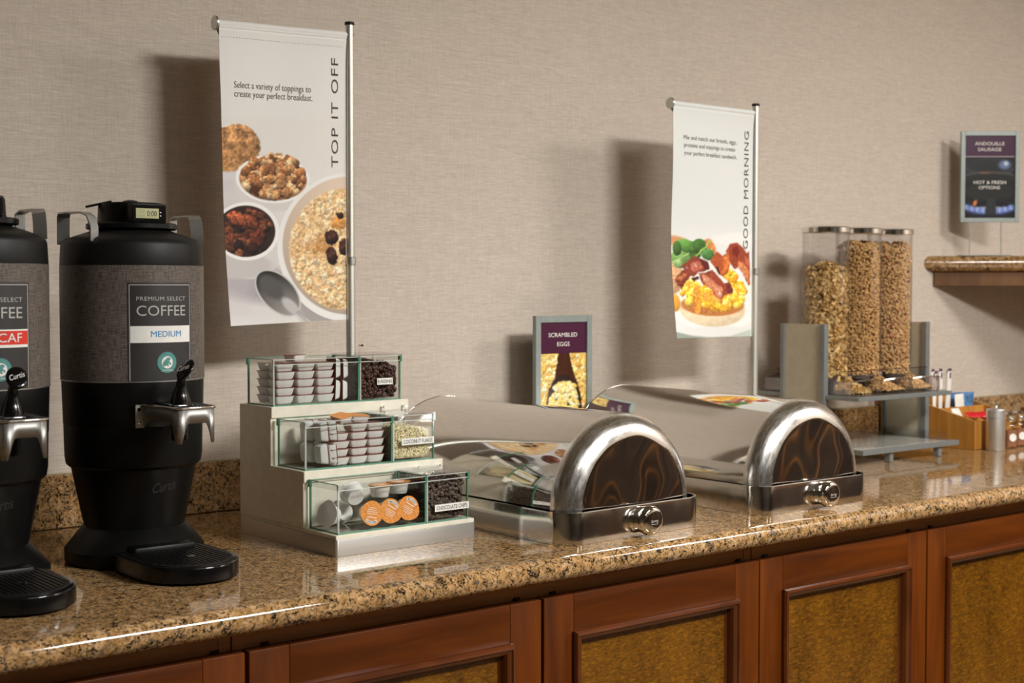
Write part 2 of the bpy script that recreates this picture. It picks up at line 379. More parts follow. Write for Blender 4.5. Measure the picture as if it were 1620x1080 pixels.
class Paint:
    def __init__(s, w, h, col): s.w, s.h = w, h; s.c = np.ones((h, w, 3)) * np.array(col, float); s.y, s.x = np.mgrid[0:h, 0:w].astype(float)
    def put(s, m, col, sl=None):
        col = np.array(col, float); t = s.c if sl is None else s.c[sl]
        t[...] = t * (1 - m[..., None]) + col * m[..., None]
    def emask(s, cx, cy, rx, ry, rot=0, soft=1.2):
        R = max(rx, ry) + 3 * soft + 2; y0, y1 = int(max(0, cy - R)), int(min(s.h, cy + R + 1)); x0, x1 = int(max(0, cx - R)), int(min(s.w, cx + R + 1))
        if y1 <= y0 or x1 <= x0: return None
        sl = (slice(y0, y1), slice(x0, x1)); dx = s.x[sl] - cx; dy = s.y[sl] - cy; c, n = math.cos(rot), math.sin(rot)
        a = (dx * c + dy * n) / rx; b = (-dx * n + dy * c) / ry; d = np.sqrt(a * a + b * b)
        return sl, np.clip((1 - d) * min(rx, ry) / soft + .5, 0, 1), a, b, d
    def ell(s, cx, cy, rx, ry, col, rot=0, soft=1.2, shade=0., light=(-.3, -.7), alpha=1., clip=None):
        r = s.emask(cx, cy, rx, ry, rot, soft)
        if r is None: return
        sl, m, a, b, d = r
        if clip is not None: m = m * clip[sl]
        col = np.array(col, float)
        if shade:
            f = 1 + shade * (-(s.x[sl] - cx) / rx * -light[0] - (s.y[sl] - cy) / ry * -light[1]) - .35 * abs(shade) * d ** 2
            col = np.clip(col * f[..., None], 0, 255)
        s.put(m * alpha, col, sl)
    def poly(s, pts, col, soft=1.5, alpha=1., tex=None):
        m = np.zeros((s.h, s.w)); n = len(pts); ins = np.zeros((s.h, s.w), bool)
        for i in range(n):
            x0, y0 = pts[i]; x1, y1 = pts[(i + 1) % n]
            if y0 == y1: continue
            c = ((s.y >= min(y0, y1)) & (s.y < max(y0, y1)) & (s.x < x0 + (s.y - y0) * (x1 - x0) / (y1 - y0))); ins ^= c
        m = ins.astype(float)
        for _ in range(int(soft)):
            m = (m + np.roll(m, 1, 0) + np.roll(m, -1, 0) + np.roll(m, 1, 1) + np.roll(m, -1, 1)) / 5
        col = np.array(col, float)
        if tex is not None: col = col * tex[..., None]
        s.put(m * alpha, np.clip(col, 0, 255)); return m
    def rough(s, mask, amp=3., cell=7., grain=.25, gcell=5., seed=1):
        # break up painted lumps inside a mask: domain warp and grain
        sat = np.clip((s.c.max(2) - s.c.min(2) - 18) / 20, 0, 1); mask = mask * sat
        a = fbm(s.h, s.w, cell, seed, 3) - .5; b = fbm(s.h, s.w, cell, seed + 1, 3) - .5
        w = s.sample(s.x + a * amp * 4 * mask, s.y + b * amp * 4 * mask); g = 1 + grain * 2 * (fbm(s.h, s.w, gcell, seed + 2, 3, .7) - .5) * mask
        s.c = np.clip(w * g[..., None], 0, 255)
    def emask_full(s, *a):
        r = s.emask(*a); m = np.zeros((s.h, s.w))
        if r: m[r[0]] = r[1]
        return m
    def sample(s, X, Y):
        X = np.clip(X, 0, s.w - 1.001); Y = np.clip(Y, 0, s.h - 1.001); x0 = X.astype(int); y0 = Y.astype(int); fx = (X - x0)[..., None]; fy = (Y - y0)[..., None]
        c = s.c; return (c[y0, x0] * (1 - fx) + c[y0, x0 + 1] * fx) * (1 - fy) + (c[y0 + 1, x0] * (1 - fx) + c[y0 + 1, x0 + 1] * fx) * fy
def set_cols(me, rgb, k=1.):
    c = np.clip(rgb / 255., 0, 1); c = np.where(c <= .04045, c / 12.92, ((c + .055) / 1.055) ** 2.4) * k
    a = me.color_attributes.new('Col', 'FLOAT_COLOR', 'POINT')
    d = np.ones((len(me.vertices), 4), np.float32); d[:, :3] = np.clip(c, 0, 1); a.data.foreach_set('color', d.ravel())
def grid_mesh(name, fn, nu, nv, smooth=True):
    # fn(s,t)-> arrays x,y,z ; s across, t down
    t, s = np.mgrid[0:nv + 1, 0:nu + 1]; s = s / nu; t = t / nv; x, y, z = fn(s, t)
    V = np.stack([x, y, z], -1).reshape(-1, 3); i = np.arange((nu + 1) * (nv + 1)).reshape(nv + 1, nu + 1)
    F = np.stack([i[1:, :-1], i[1:, 1:], i[:-1, 1:], i[:-1, :-1]], -1).reshape(-1, 4)
    me = bpy.data.meshes.new(name); me.from_pydata(V.tolist(), [], F.tolist()); me.update()
    if smooth: me.polygons.foreach_set('use_smooth', [True] * len(me.polygons))
    return me, s.ravel(), t.ravel()

# ------------------------------------------------------------------ the room
YW = 2.458; FL = -.91; CE = 1.76; XL, XR, YF = -1.6, 4.35, -4.4
tag(box('wall_back', XL - .1, XR + .1, YW, YW + .1, FL, CE, WALLP), kind='structure')
tag(box('wall_right', XR, XR + .1, YF, YW, FL, CE, WALLP), kind='structure')
tag(box('wall_left', XL - .1, XL, YF, YW, FL, CE, WALLPLAIN), kind='structure')
tag(box('wall_front', XL - .1, XR + .1, YF - .1, YF, FL, CE, WALLPLAIN), kind='structure')
tag(box('trim_1', XL, XR, YF, YF + .03, FL, .35, DARKWOOD), kind='structure')
tag(box('dark_reflection_panel', XR - .03, XR, YF + .03, 1.62, FL, .35, DARKWOOD), kind='structure')  # unseen dark wainscot, added so the chafing dish ends reflect dark
for k in range(5):   # unseen panel frames, added to put golden streaks into the steel reflections
    y0 = YF + .12 + k * 1.12
    for a_ in ((y0, y0 + .05, -.78, .24), (y0 + .85, y0 + .90, -.78, .24), (y0 + .05, y0 + .85, .19, .24), (y0 + .05, y0 + .85, -.78, -.73)):
        tag(box('reflection_strip', XR - .048, XR - .0301, a_[0], a_[1], a_[2], a_[3], APRON), kind='structure')
tag(box('floor', XL - .1, XR + .1, YF - .1, YW + .1, FL - .1, FL, CARPET), kind='structure')
tag(box('ceiling', XL - .1, XR + .1, YF - .1, YW + .1, CE, CE + .1, CEIL), kind='structure')

# countertop with a full bullnose front edge
def countertop():
    y0, zc, r = 1.677, -.019, .019
    prof = [(2.4375, 0.), (y0 + r + .004, 0.)]
    for i in range(1, 16):
        a = PI / 2 + PI * i / 16; prof.append((y0 + r + r * math.cos(a) * 1.0, zc + r * math.sin(a)))
    prof += [(y0 + r + .004, -.038), (2.4375, -.038)]
    xs = [XL + .002, XR - .002]; V = [(x, y, z) for x in xs for y, z in prof]; n = len(prof)
    F = [(i, i + 1, n + i + 1, n + i) for i in range(n - 1)] + [(n - 1, 0, n, 2 * n - 1), tuple(range(n)), tuple(range(2 * n - 1, n - 1, -1))]
    o = link('granite_countertop', mesh('granite_countertop', V, F, True, 50), GRAN)
    return tag(o, 'long polished brown granite countertop with rounded front edge', 'countertop')
countertop()
tag(box('granite_backsplash', XL + .002, XR - .002, 2.4385, YW - .0005, .0005, .0955, GRAN, bev=.002), 'low granite backsplash strip along the foot of the wall', 'backsplash')
tag(box('caulk_line', XL + .002, XR - .002, YW - .005, YW - .0005,   .0958, .0982, BEIGE), 'thin pale caulk bead on top of the granite backsplash', 'caulk')

# base cabinets with framed doors
def mould_bm(x0, x1, z0, z1, y):
    prof = [(0, 0), (0, -.007), (.0025, -.0115), (.0065, -.0125), (.0085, -.0095), (.011, -.0085), (.0145, -.0065), (.017, -.001), (.0185, .006), (.0225, .0098)]  # inset, y offset
    bm = bmesh.new(); rings = []
    for d, o in prof:
        rings.append([bm.verts.new(p) for p in ((x0 + d, y + o, z0 + d), (x1 - d, y + o, z0 + d), (x1 - d, y + o, z1 - d), (x0 + d, y + o, z1 - d))])
    for a, b in zip(rings, rings[1:]):
        for i in range(4): bm.faces.new((a[i], a[(i + 1) % 4], b[(i + 1) % 4], b[i]))
    return bm
DOOR_Y = 1.721
def door_obj(parent, x0, x1):
    zt, zb = -.0708, -.80; st, mi = .0615, .0775; fr = .020
    bm = bmesh.new()
    o = fin('door', bmbox(x0, x1, DOOR_Y + .0122, DOOR_Y + .0202, zb, zt, .0008), DOORW, parent)
    s = .063
    box('stile', x0, x0 + s, DOOR_Y, DOOR_Y + .0124, zb, zt, DOORW, o, .0018, 2)
    box('stile', x1 - s, x1, DOOR_Y, DOOR_Y + .0124, zb, zt, DOORW, o, .0018, 2)
    box('rail', x0 + s, x1 - s, DOOR_Y, DOOR_Y + .0124, zt - .0635, zt, RAILD, o, .0016, 2)
    box('rail', x0 + s, x1 - s, DOOR_Y, DOOR_Y + .0124, zb, zb + .0635, RAILD, o, .0006)
    fin('moulding', mould_bm(x0 + .0595, x1 - .0595, zb + .06, zt - .0605, DOOR_Y + .0005), MOULDW, o)
    box('veneer_panel', x0 + .0635, x1 - .0635, DOOR_Y + .0098, DOOR_Y + .0121, zb + .064, zt - .064, PANELW, o)
    return o
RAILD = m_wood('cherry_wood_rail', S(54, 22, 3), S(84, 37, 4), S(112, 55, 8), (3, 30, 30), .34, .06)
MOULDW = m_wood('cherry_moulding', S(54, 22, 5), S(80, 36, 8), S(104, 50, 14), (8, 30, 8), .16, 1.)
def cabinet(x0, x1, doors, label):
    t = thing('base_cabinet', label, 'cabinet', group='cherry base cabinets under the counter')
    box('carcass', x0 + .001, x1 - .001, 1.762, 2.436, FL + .1, -.0385, RAILW, t)
    box('top_rail', x0 + .001, x1 - .001, 1.7425, 1.7618, -.15, -.0385, RAILW, t)
    box('face_stile', x0 + .001, x0 + .019, 1.7415, 1.7425, FL + .1, -.0385, RAILW, t)
    box('face_stile', x1 - .019, x1 - .001, 1.7415, 1.7425, FL + .1, -.0385, RAILW, t)
    box('toe_kick', x0 + .001, x1 - .001, 1.80, 2.43, FL, FL + .0995, DARKWOOD, t)
    for a, b in doors:
        door_obj(t, a, b)
        for bx_ in (a + .035, b - .035): box('door_bumper', bx_ - .006, bx_ + .006, 1.7385, 1.7425, -.0735, -.0665, BLACKM, t, .001)
cabinet(-.14, .903, [(-.127, .386), (.391, .9135)], 'cherry wood base cabinet under the coffee dispensers')
cabinet(.9035, 1.953, [(.9195, 1.4378), (1.4435, 1.9528)], 'cherry wood base cabinet below the tiered topping stand and nearer chafing dish')
cabinet(1.9535, 2.99, [(1.9555, 2.4605), (2.4655, 2.985)], 'cherry wood base cabinet below the farther chafing dish, rightmost in view')

# ------------------------------------------------------------------ coffee dispensers
def arc_map(R, z0, a_c):
    # map flat (a: along arc to viewer's right, b: up) to a cylinder whose front is at angle a_c
    def f(a, b, dr=0.): 
        an = a_c + a / R; return ((R + dr) * math.cos(an), (R + dr) * math.sin(an), z0 + b)
    return f
def arc_sheet(name, w, z0, z1, R, a_c, mat, parent, n=24):
    V = []; F = []
    for i in range(n + 1):
        an = a_c + (i / n - .5) * w / R
        V += [(R * math.cos(an), R * math.sin(an), z0), (R * math.cos(an), R * math.sin(an), z1)]
    for i in range(n): F.append((2 * i, 2 * i + 2, 2 * i + 3, 2 * i + 1))
    me = bpy.data.meshes.new(name); me.from_pydata(V, [], F); me.update(); me.polygons.foreach_set('use_smooth', [True] * len(F))
    return link(name, me, mat, parent)
def arc_text(name, s, R, z, a_off, fit, mat, parent, fith=None, **k):
    V, F = text_vf(s, fit=fit, fith=fith, **k); mp = arc_map(R, z, -PI / 2 + a_off / R)
    me = bpy.data.meshes.new(name); me.from_pydata([mp(a, b) for a, b in V], [], F); me.update()
    return link(name, me, mat, parent)
def coffee_server(loc, label, kind):
    t = thing('coffee_server', label, 'coffee dispenser', loc, 0, 'insulated coffee dispensers')
    A = -PI / 2; RB = .109
    lathe('base', [(.1035, 0), (.106, .003), (.1065, .021), (.104, .0245), (.0785, .0555), (.0765, .0565)], BLACK, t, 72)
    lathe('lower_body', [(.0765, .0545), (.0955, .149), (.0985, .1505)], BLACK, t, 72)
    lathe('body_ring', [(.0985, .149), (.1025, .153), (.1045, .165), (.1055, .2135), (.1048, .2145)], BLACK, t, 72)
    lathe('upper_body', [(.1042, .213), (.106, .2155), (.1078, .2815), (.1075, .283)], BLACK, t, 72)
    lathe('trim_ring', [(.1082, .2815), (.1092, .2822), (.1092, .2838), (.1082, .2845)], SATIN, t, 72)
    # woven wrap
    n = 96; V = []; F = []
    for i in range(n + 1):
        an = 2 * PI * i / n; V += [(RB * math.cos(an), RB * math.sin(an), .2838), (RB * math.cos(an), RB * math.sin(an), .4575)]
    for i in range(n): F.append((2 * i, 2 * i + 2, 2 * i + 3, 2 * i + 1))
    me = bpy.data.meshes.new('woven_wrap'); me.from_pydata(V, [], F); me.update(); me.polygons.foreach_set('use_smooth', [True] * n)
    uv = me.uv_layers.new(name='UVMap')
    for p in me.polygons:
        for li in p.loop_indices:
            vi = me.loops[li].vertex_index; uv.data[li].uv = (RB * 2 * PI * (vi // 2) / n, V[vi][2])
    wrap = link('woven_wrap', me, WEAVE, t)
    lathe('inner_shell', [(.106, .2835), (.106, .458)], BLACKM, t, 48)
    lathe('lid_skirt', [(.1082, .4572), (.1086, .459), (.1070, .4885), (.1055, .4925), (.1005, .4975), (.088, .5025), (.055, .5135)], BLACKM, t, 72)
    lathe('lid_flange', [(.056, .5125), (.0665, .5135), (.069, .515), (.069, .5215), (.066, .5235)], BLACK, t, 48)
    lid = lathe('lid', [(.054, .523), (.0515, .527), (.0505, .5495), (.048, .5545), (.02, .5565)], BLACK, t, 48)
    lathe('lid_knob', [(.012, .5555), (.011, .5585), (.004, .5605)], BLACKG, lid, 20, loc=(-.002, 0, 0))
    box('lid_latch', -.034, .006, -.008, .008, -.0015, .0015, BLACK, lid, .0008, loc=(-.036, .006, .5555), rot=(0, math.radians(-13), math.radians(-24)))
    # brewing timer on the lid front
    d = fin('timer_display', bmbox(-.0275, .0285, -.064, -.03, .5225, .5515, .0025, 2), BLACKM, t, True)
    box('bezel', -.0265, .0275, -.0652, -.0635, .5245, .5495, BLACKG, d, .0006)
    box('screen', -.0222, .0148, -.0662, -.0648, .5292, .5442, LCD, d)
    for i in range(6): box('screen_bar', -.0215, -.0075, -.06645, -.0661, .5305 + i * .0022, .5313 + i * .0022, LCDD, d)
    mpd = lambda a, b: (.0035 + a, -.0665, .5365 + b)
    text_obj('screen_digits', '0:00', mpd, INKBR, d, .0155, .0085)
    for zz in (.5335, .5385): lathe('timer_button', [(.0012, -.0005), (.001, .0008)], INKWH, d, 10, loc=(.0178, -.0655, zz), rot=(PI / 2, 0, 0))
    # ear handles
    for side in (1, -1):
        ac = PI if side < 0 else 0.
        pth = []; wd = []
        for a, r, z in ((-33, .100, .493), (-33, .0995, .515), (-29, .097, .530), (-20, .094, .5365), (0, .097, .5375), (20, .1005, .5375), (27, .102, .533), (27.5, .1025, .515), (27, .1025, .490)):
            an = ac + math.radians(a) * (1 if side > 0 else -1); pth.append((r * math.cos(an), r * math.sin(an), z)); wd.append((math.cos(an), math.sin(an), .0))
        link('handle', strap_mesh('handle', pth, wd, .019, .0024), HANDLE, t)
    # front label
    lab = arc_sheet('front_label', .106, .2842, .4315, RB + .0004, A, LABELD, t)
    lab['label'] = 'charcoal front label'
    R2 = RB + .0007
    for zz in (.4275,): arc_sheet('label_border', .101, zz, zz + .0011, R2, A, INKGREY, lab)
    for s_ in (-1, 1): arc_sheet('label_border', .0011, .2845, .4286, R2, A + s_ * .0502 / R2, INKGREY, lab, 1)
    R3 = RB + .001
    arc_text('lettering', 'PREMIUM SELECT', R3, .4075, .0, .080, INKGREY, lab, .0062, spacing=1.1)
    arc_text('lettering', 'COFFEE', R3, .3895, .0, .080, INKGREY, lab, .0155)
    arc_sheet('name_strip', .0985, .3415, .3665, R2, A, LABELW, lab)
    if kind == 'medium':
        arc_text('lettering', 'MEDIUM', R3, .3545, .006, .050, INKBLUE, lab, .0088)
    else:
        arc_sheet('red_strip', .0985, .3455, .3645, R3, A, INKRED, lab)
        arc_text('lettering', 'DECAF', R3 + .0004, .355, .008, .062, LABELW, lab, .0125)
    # scalloped seal
    mp = arc_map(R3, .3115, A + .006 / R3)
    pts = []
    for i in range(72):
        rr = .0165 if i % 2 == 0 else .0152; an = 2 * PI * i / 72; pts.append((rr * math.cos(an), rr * math.sin(an)))
    flat_poly('seal', pts, mp, INKTEAL, lab)
    mp2 = arc_map(R3 + .0003, .3115, A + .006 / R3)
    flat_poly('seal_disc', [(.0092 * math.cos(i * PI / 16), .0092 * math.sin(i * PI / 16)) for i in range(32)], mp2, INKWH, lab)
    mp3 = arc_map(R3 + .0006, .3115, A + .006 / R3)
    frog = [(-.0075, -.003), (-.0065, .001), (-.003, .004), (.0, .0072), (.003, .0075), (.0052, .006), (.0056, .004), (.0038, .003), (.003, .001), (.0058, -.001), (.0066, -.0038), (.0052, -.004), (.003, -.0015), (.001, -.002), (.0028, -.0052), (.001, -.006), (-.0012, -.0035), (-.003, -.0055), (-.006, -.006)]
    flat_poly('seal_frog', frog, mp3, INKTEAL, lab)
    arc_sheet('seal_banner', .021, .2975, .3015, R3 + .0003, A + .006 / R3, INKTEAL, lab, 6)
    arc_text('lettering', 'CERTIFIED', R3 + .0006, .2995, .006, .017, INKWH, lab, .0022)
    # tap with stainless guard
    gy0, gy1, hw, zt, zb = -.105, -.2205, .0315, .2505, .226
    path = [(-hw, gy0), (-hw, gy1 + .010), (-hw + .003, gy1 + .003), (-hw + .010, gy1), (hw - .010, gy1), (hw - .003, gy1 + .003), (hw, gy1 + .010), (hw, gy0)]
    # lower edge: legs at the front corners with an arch between them
    def low(d, tot):   # d = distance along the front from the middle, tot = half length incl. corners
        return 0
    pts = []
    for i in range(len(path) - 1):
        (xa_, ya_), (xb_, yb_) = path[i], path[i + 1]; n_ = 14 if i in (0, 3, 6) else 3
        for k in range(n_): f_ = k / n_; pts.append((xa_ + (xb_ - xa_) * f_, ya_ + (yb_ - ya_) * f_))
    pts.append(path[-1]); g = bmesh.new(); lo = []; hi = []
    for x, y in pts:
        dc = min(math.hypot(x + hw - .003, y - gy1 - .003), math.hypot(x - hw + .003, y - gy1 - .003))
        z = .199 if dc < .0065 else .199 + .029 * min(1, ((dc - .0065) / .0075)) ** .6
        if y > gy0 - .03: z = .229 - .013 * (y - gy0 + .03) / .03
        lo.append(g.verts.new((x, y, z))); hi.append(g.verts.new((x, y, zt)))
    for i in range(len(pts) - 1): g.faces.new((lo[i], lo[i + 1], hi[i + 1], hi[i]))
    guard = fin('tap_guard', g, GUARD, t, True)
    guard.modifiers.new('thick', 'SOLIDIFY').thickness = .0018
    tube('guard_rim', [(x * 1.03, y - (.001 if y < -.2 else 0), zt) for x, y in path], .0018, CHROME2, guard, 8)
    box('guard_tab', -hw - .0125, -hw + .001, gy0 - .002, gy0 + .003, .2145, .2495, SATIN, guard, .0005, rot=(0, 0, 0))
    lathe('screw', [(.003, 0), (.0028, .0012), (.001, .0016)], CHROME2, guard, 12, loc=(-hw - .007, gy0 - .002, .2235), rot=(PI / 2, 0, 0))
    lathe('screw', [(.003, 0), (.0028, .0012), (.001, .0016)], BLACKG, guard, 12, loc=(-hw - .007, gy0 - .002, .2425), rot=(PI / 2, 0, 0))
    ty = -.158
    box('tap_bridge', -.016, .016, ty - .02, -.1, .232, .2525, BLACKG, t, .003, 2)
    lathe('spout', [(.0105, .198), (.0118, .199), (.0125, .232)], BLACKG, t, 24, loc=(.002, ty, 0))
    link('tap_lever', tube_mesh('tap_lever', [(.004, ty, .2515), (.004, ty, .258), (.004, ty, .266), (.004, ty - .001, .276), (.004, ty - .003, .286), (.005, ty - .006, .294), (.006, ty - .009, .300)], .01, 20, [.0152, .0145, .012, .0085, .0066, .0062, .0055]), BLACKG, t)
    pd = fin('tap_paddle', bmesh.new(), BLACKG, t)
    bmk = bmesh.new(); bmesh.ops.create_uvsphere(bmk, u_segments=24, v_segments=14, radius=1)
    for v in bmk.verts: v.co = Vector((v.co.x * .0142, v.co.y * .0042, v.co.z * .0185))
    bmk.to_mesh(pd.data); bmk.free(); pd.data.polygons.foreach_set('use_smooth', [True] * len(pd.data.polygons))
    pd.location = (.0065, ty - .012, .3035); pd.rotation_euler = (math.radians(-38), 0, math.radians(-72 if kind == 'medium' else -14))
    text_obj('lettering', 'Curtis', lambda a, b: (a, -.0046, b), INKWH, pd, .021, .0085, rot=math.radians(18), shear=.4, bold=.003)
    # logo on the lower body
    Vt, Ft = text_vf('Curtis', fit=.041, fith=.015, shear=.4); c, s_ = math.cos(.12), math.sin(.12)
    V = []
    for a, b in Vt:
        a, b = a * c - b * s_, a * s_ + b * c; z = .1215 + b; R = .0765 + (.0955 - .0765) * (z - .0545) / .0945 + .0005; an = A + (a + .010) / R
        V.append((R * math.cos(an), R * math.sin(an), z))
    me = bpy.data.meshes.new('lettering'); me.from_pydata(V, [], Ft); me.update(); link('lettering', me, INKDIM, t)
    # drip tray
    pts = [(.072, -.078), (-.072, -.078), (-.0745, -.10), (-.0745, -.18)]
    pts += [(-.0745 * math.cos(a), -.18 - .083 * math.sin(a)) for a in [PI * i / 18 for i in range(1, 18)]] + [(.0745, -.18), (.0745, -.10)]
    tr = fin('drip_tray', prism_bm(pts[::-1], .004, .0265, .003, 3), BLACKG, t, True)
    inn = [(x * .9, -.165 + (y + .165) * .9) for x, y in pts]
    fin('tray_grille', prism_bm(inn[::-1], .0262, .0274), BLACKM, tr)
    for i in range(17):
        x = -.06 + i * .0075; yl = -.172 - .074 * math.sqrt(max(0, 1 - (x / .0675) ** 2))
        box('grille_bar', x - .0016, x + .0016, yl + .004, -.088, .0272, .0284, BLACK, tr)
    lathe('drain_hole', [(.0085, .0283), (.006, .0287)], BLACKG, tr, 12, loc=(.006, -.178, 0))
    box('tray_hinge', -.05, .05, -.112, -.08, .02, .036, BLACK, t, .005, 2, rot=(math.radians(0), 0, 0))
    return t
coffee_server((.926, 2.105, .0003), 'tall black coffee dispenser with a woven wrap and a MEDIUM label', 'medium')
coffee_server((.663, 2.066, .0003), 'coffee dispenser with a red DECAF strip, cut by the left edge', 'decaf')

# ------------------------------------------------------------------ tiered topping stand
ST = Vector((1.1718, 1.9066, .0003)); STR = math.radians(1.2)
st = thing('topping_stand', 'three-step white topping stand on a brushed steel base', 'stand', ST, STR)
fin('steel_base', prism_bm(rrect(0, .281, 0, .306, .006), 0, .0268, .0008, 1), BRUSH, st, True)
box('shelf_slab', .0015, .2785, .0015, .3045, .0268, .0335, WHITE, st, .0008)
bm = bmesh.new()
prof = [(.097, .0335), (.097, .1255), (.199, .1255), (.199, .2235), (.303, .2235), (.303, .0335)]
bm_l = [bm.verts.new((.0004, y, z)) for y, z in prof]; bm_r = [bm.verts.new((.262, y, z)) for y, z in prof]
bm.faces.new(bm_l); bm.faces.new(bm_r[::-1])
for i in range(6): bm.faces.new((bm_l[i], bm_l[(i + 1) % 6], bm_r[(i + 1) % 6], bm_r[i]))
fin('stepped_body', bm, WHITE, st)
for vv, zz in ((.0945, .1255), (.1965, .2235)):
    rl = box('step_rail', .0008, .2825, vv, vv + .0035, zz - .0185, zz + .0006, WHITE, st, .0008)
    for uu in (.2235, .2695):
        lathe('rail_pin', [(.0025, 0), (.0025, .009), (.0018, .0096)], CHROME2, rl, 12, loc=(uu, vv, zz - .0105), rot=(PI / 2, 0, 0))
lathe('rail_pin', [(.0025, 0), (.0025, .009), (.0018, .0096)], CHROME2, st, 12, loc=(.2405, .2905, .3185), rot=(PI / 2, 0, 0))
box('lid_post', .2385, .2425, .2905, .2935, .2235, .3215, GLASS, st)
def stand_map(): return Matrix.Translation(ST) @ Matrix.Rotation(STR, 4, 'Z')
SM = stand_map()
def sw(a, b, c): return SM @ Vector((a, b, c))
BINS = []   # v0, z0
def clear_bin(u0, u1, v0, v1, z0, h, label, lid=False):
    t = thing('clear_bin', label, 'bin', sw(0, 0, 0), STR, 'clear bins on the stepped stand'); th = .0028; z1 = z0 + h
    box('pane', u0 + th, u1 - th, v0, v0 + th, z0, z1, GLASS, t); box('pane', u0 + th, u1 - th, v1 - th, v1, z0, z1, GLASS, t)
    box('pane', u0 + .0003, u0 + th, v0 + th, v1 - th, z0, z1, GLASS, t); box('pane', u1 - th, u1 - .0003, v0 + th, v1 - th, z0, z1, GLASS, t)
    box('bin_floor', u0 + th, u1 - th, v0 + th, v1 - th, z0 + .0002, z0 + th, GLASS, t)
    e = .0015
    for (a, b) in ((u0, v0), (u1 - th, v0), (u0, v1 - th), (u1 - th, v1 - th)):
        m_ = GREEN2 if (b > v0 + .01 and a < u0 + .01) or (a > u0 + .01 and b < v0 + .01) else EDGEW
        box('corner_edge', a, a + th, b, b + th, z0, z1 + .0004, m_, t)
    box('bottom_edge', u0, u1, v0 - .0004, v0 + .0002, z0, z0 + .0022, GREEN, t)
    box('bottom_edge', u0 - .0004, u0 + .0002, v0, v1, z0, z0 + .0022, GREEN2, t)
    # rim lip
    for a0, a1, b0, b1, m_ in ((u0 - .0015, u1 + .0015, v0 - .0015, v0 + .0002, GLASS), (u0 - .0015, u0 + .0002, v0, v1, GLASS)):
        box('rim_lip', a0, a1, b0, b1, z1 - .009, z1 + .0006, m_, t)
    for zz in (z1 - .0095, z1 - .0008): box('rim_edge', u0 - .0012, u1 - .003, v0 - .0022, v0 - .0014, zz, zz + .0014, EDGEW, t)
    box('rim_edge', u0 + .004, u1 - .004, v1 - .0012, v1 + .0004, z1 - .0006, z1 + .0006, GREEN, t); box('rim_edge', u0 - .0018, u0 - .0004, v0, v1 - .004, z1 - .0004, z1 + .0008, GREEN, t)
    box('rim_end', u1 - th, u1 + .0018, v0 - .0018, v0 + .004, z1 - .011, z1 + .0008, GREEN2, t)
    box('rim_end', u0 - .0018, u0 + th, v1 - .004, v1 + .001, z1 - .011, z1 + .0008, GREEN2, t)
    return t
levels = [('bottom', .0335, .007, .0915), ('middle', .1255, .1035, .190), ('top', .2235, .2035, .290)]
contents = {'bottom': ('orange-lidded cups', 'chocolate chips', 'CHOCOLATE CHIPS', .0715), 'middle': ('white packets', 'shredded coconut', 'COCONUT FLAKES', .0685), 'top': ('white packets', 'raisins', 'RAISINS', .0335)}
UL0, UL1, UR0, UR1 = .0085, .1815, .1825, .2700
for nm, z0, v0, v1 in levels:
    a, b, word, lw = contents[nm]
    clear_bin(UL0, UL1, v0, v1, z0 + .0005, .0785, 'long clear bin of %s on the %s step' % (a, nm))
    t = clear_bin(UR0, UR1, v0, v1, z0 + .0005, .0785, 'small clear bin of %s on the %s step' % (b, nm))
    lz = z0 + .0805
    fin('hinged_lid', prism_bm(rrect(UR0 - .006, UR1 + .003, v0 - .006, v1 + .001, .003, 3), lz, lz + .0024), GLASSP, t)
    cu = {'bottom': .2337, 'middle': .2340, 'top': .2345}[nm]; cz = {'bottom': .0235, 'middle': .034, 'top': .034}[nm] + z0
    tagp = box('name_label', cu - lw / 2, cu + lw / 2, v0 - .0022, v0 - .0016, cz - .0058, cz + .0058, LABELW, t, rot=(0, 0, 0))
    text_obj('lettering', word, lambda p, q, cu=cu, cz=cz, v0=v0: (cu + p, v0 - .0025, cz + q), INK, tagp, lw * .9, .0066 if nm != 'top' else .0062)

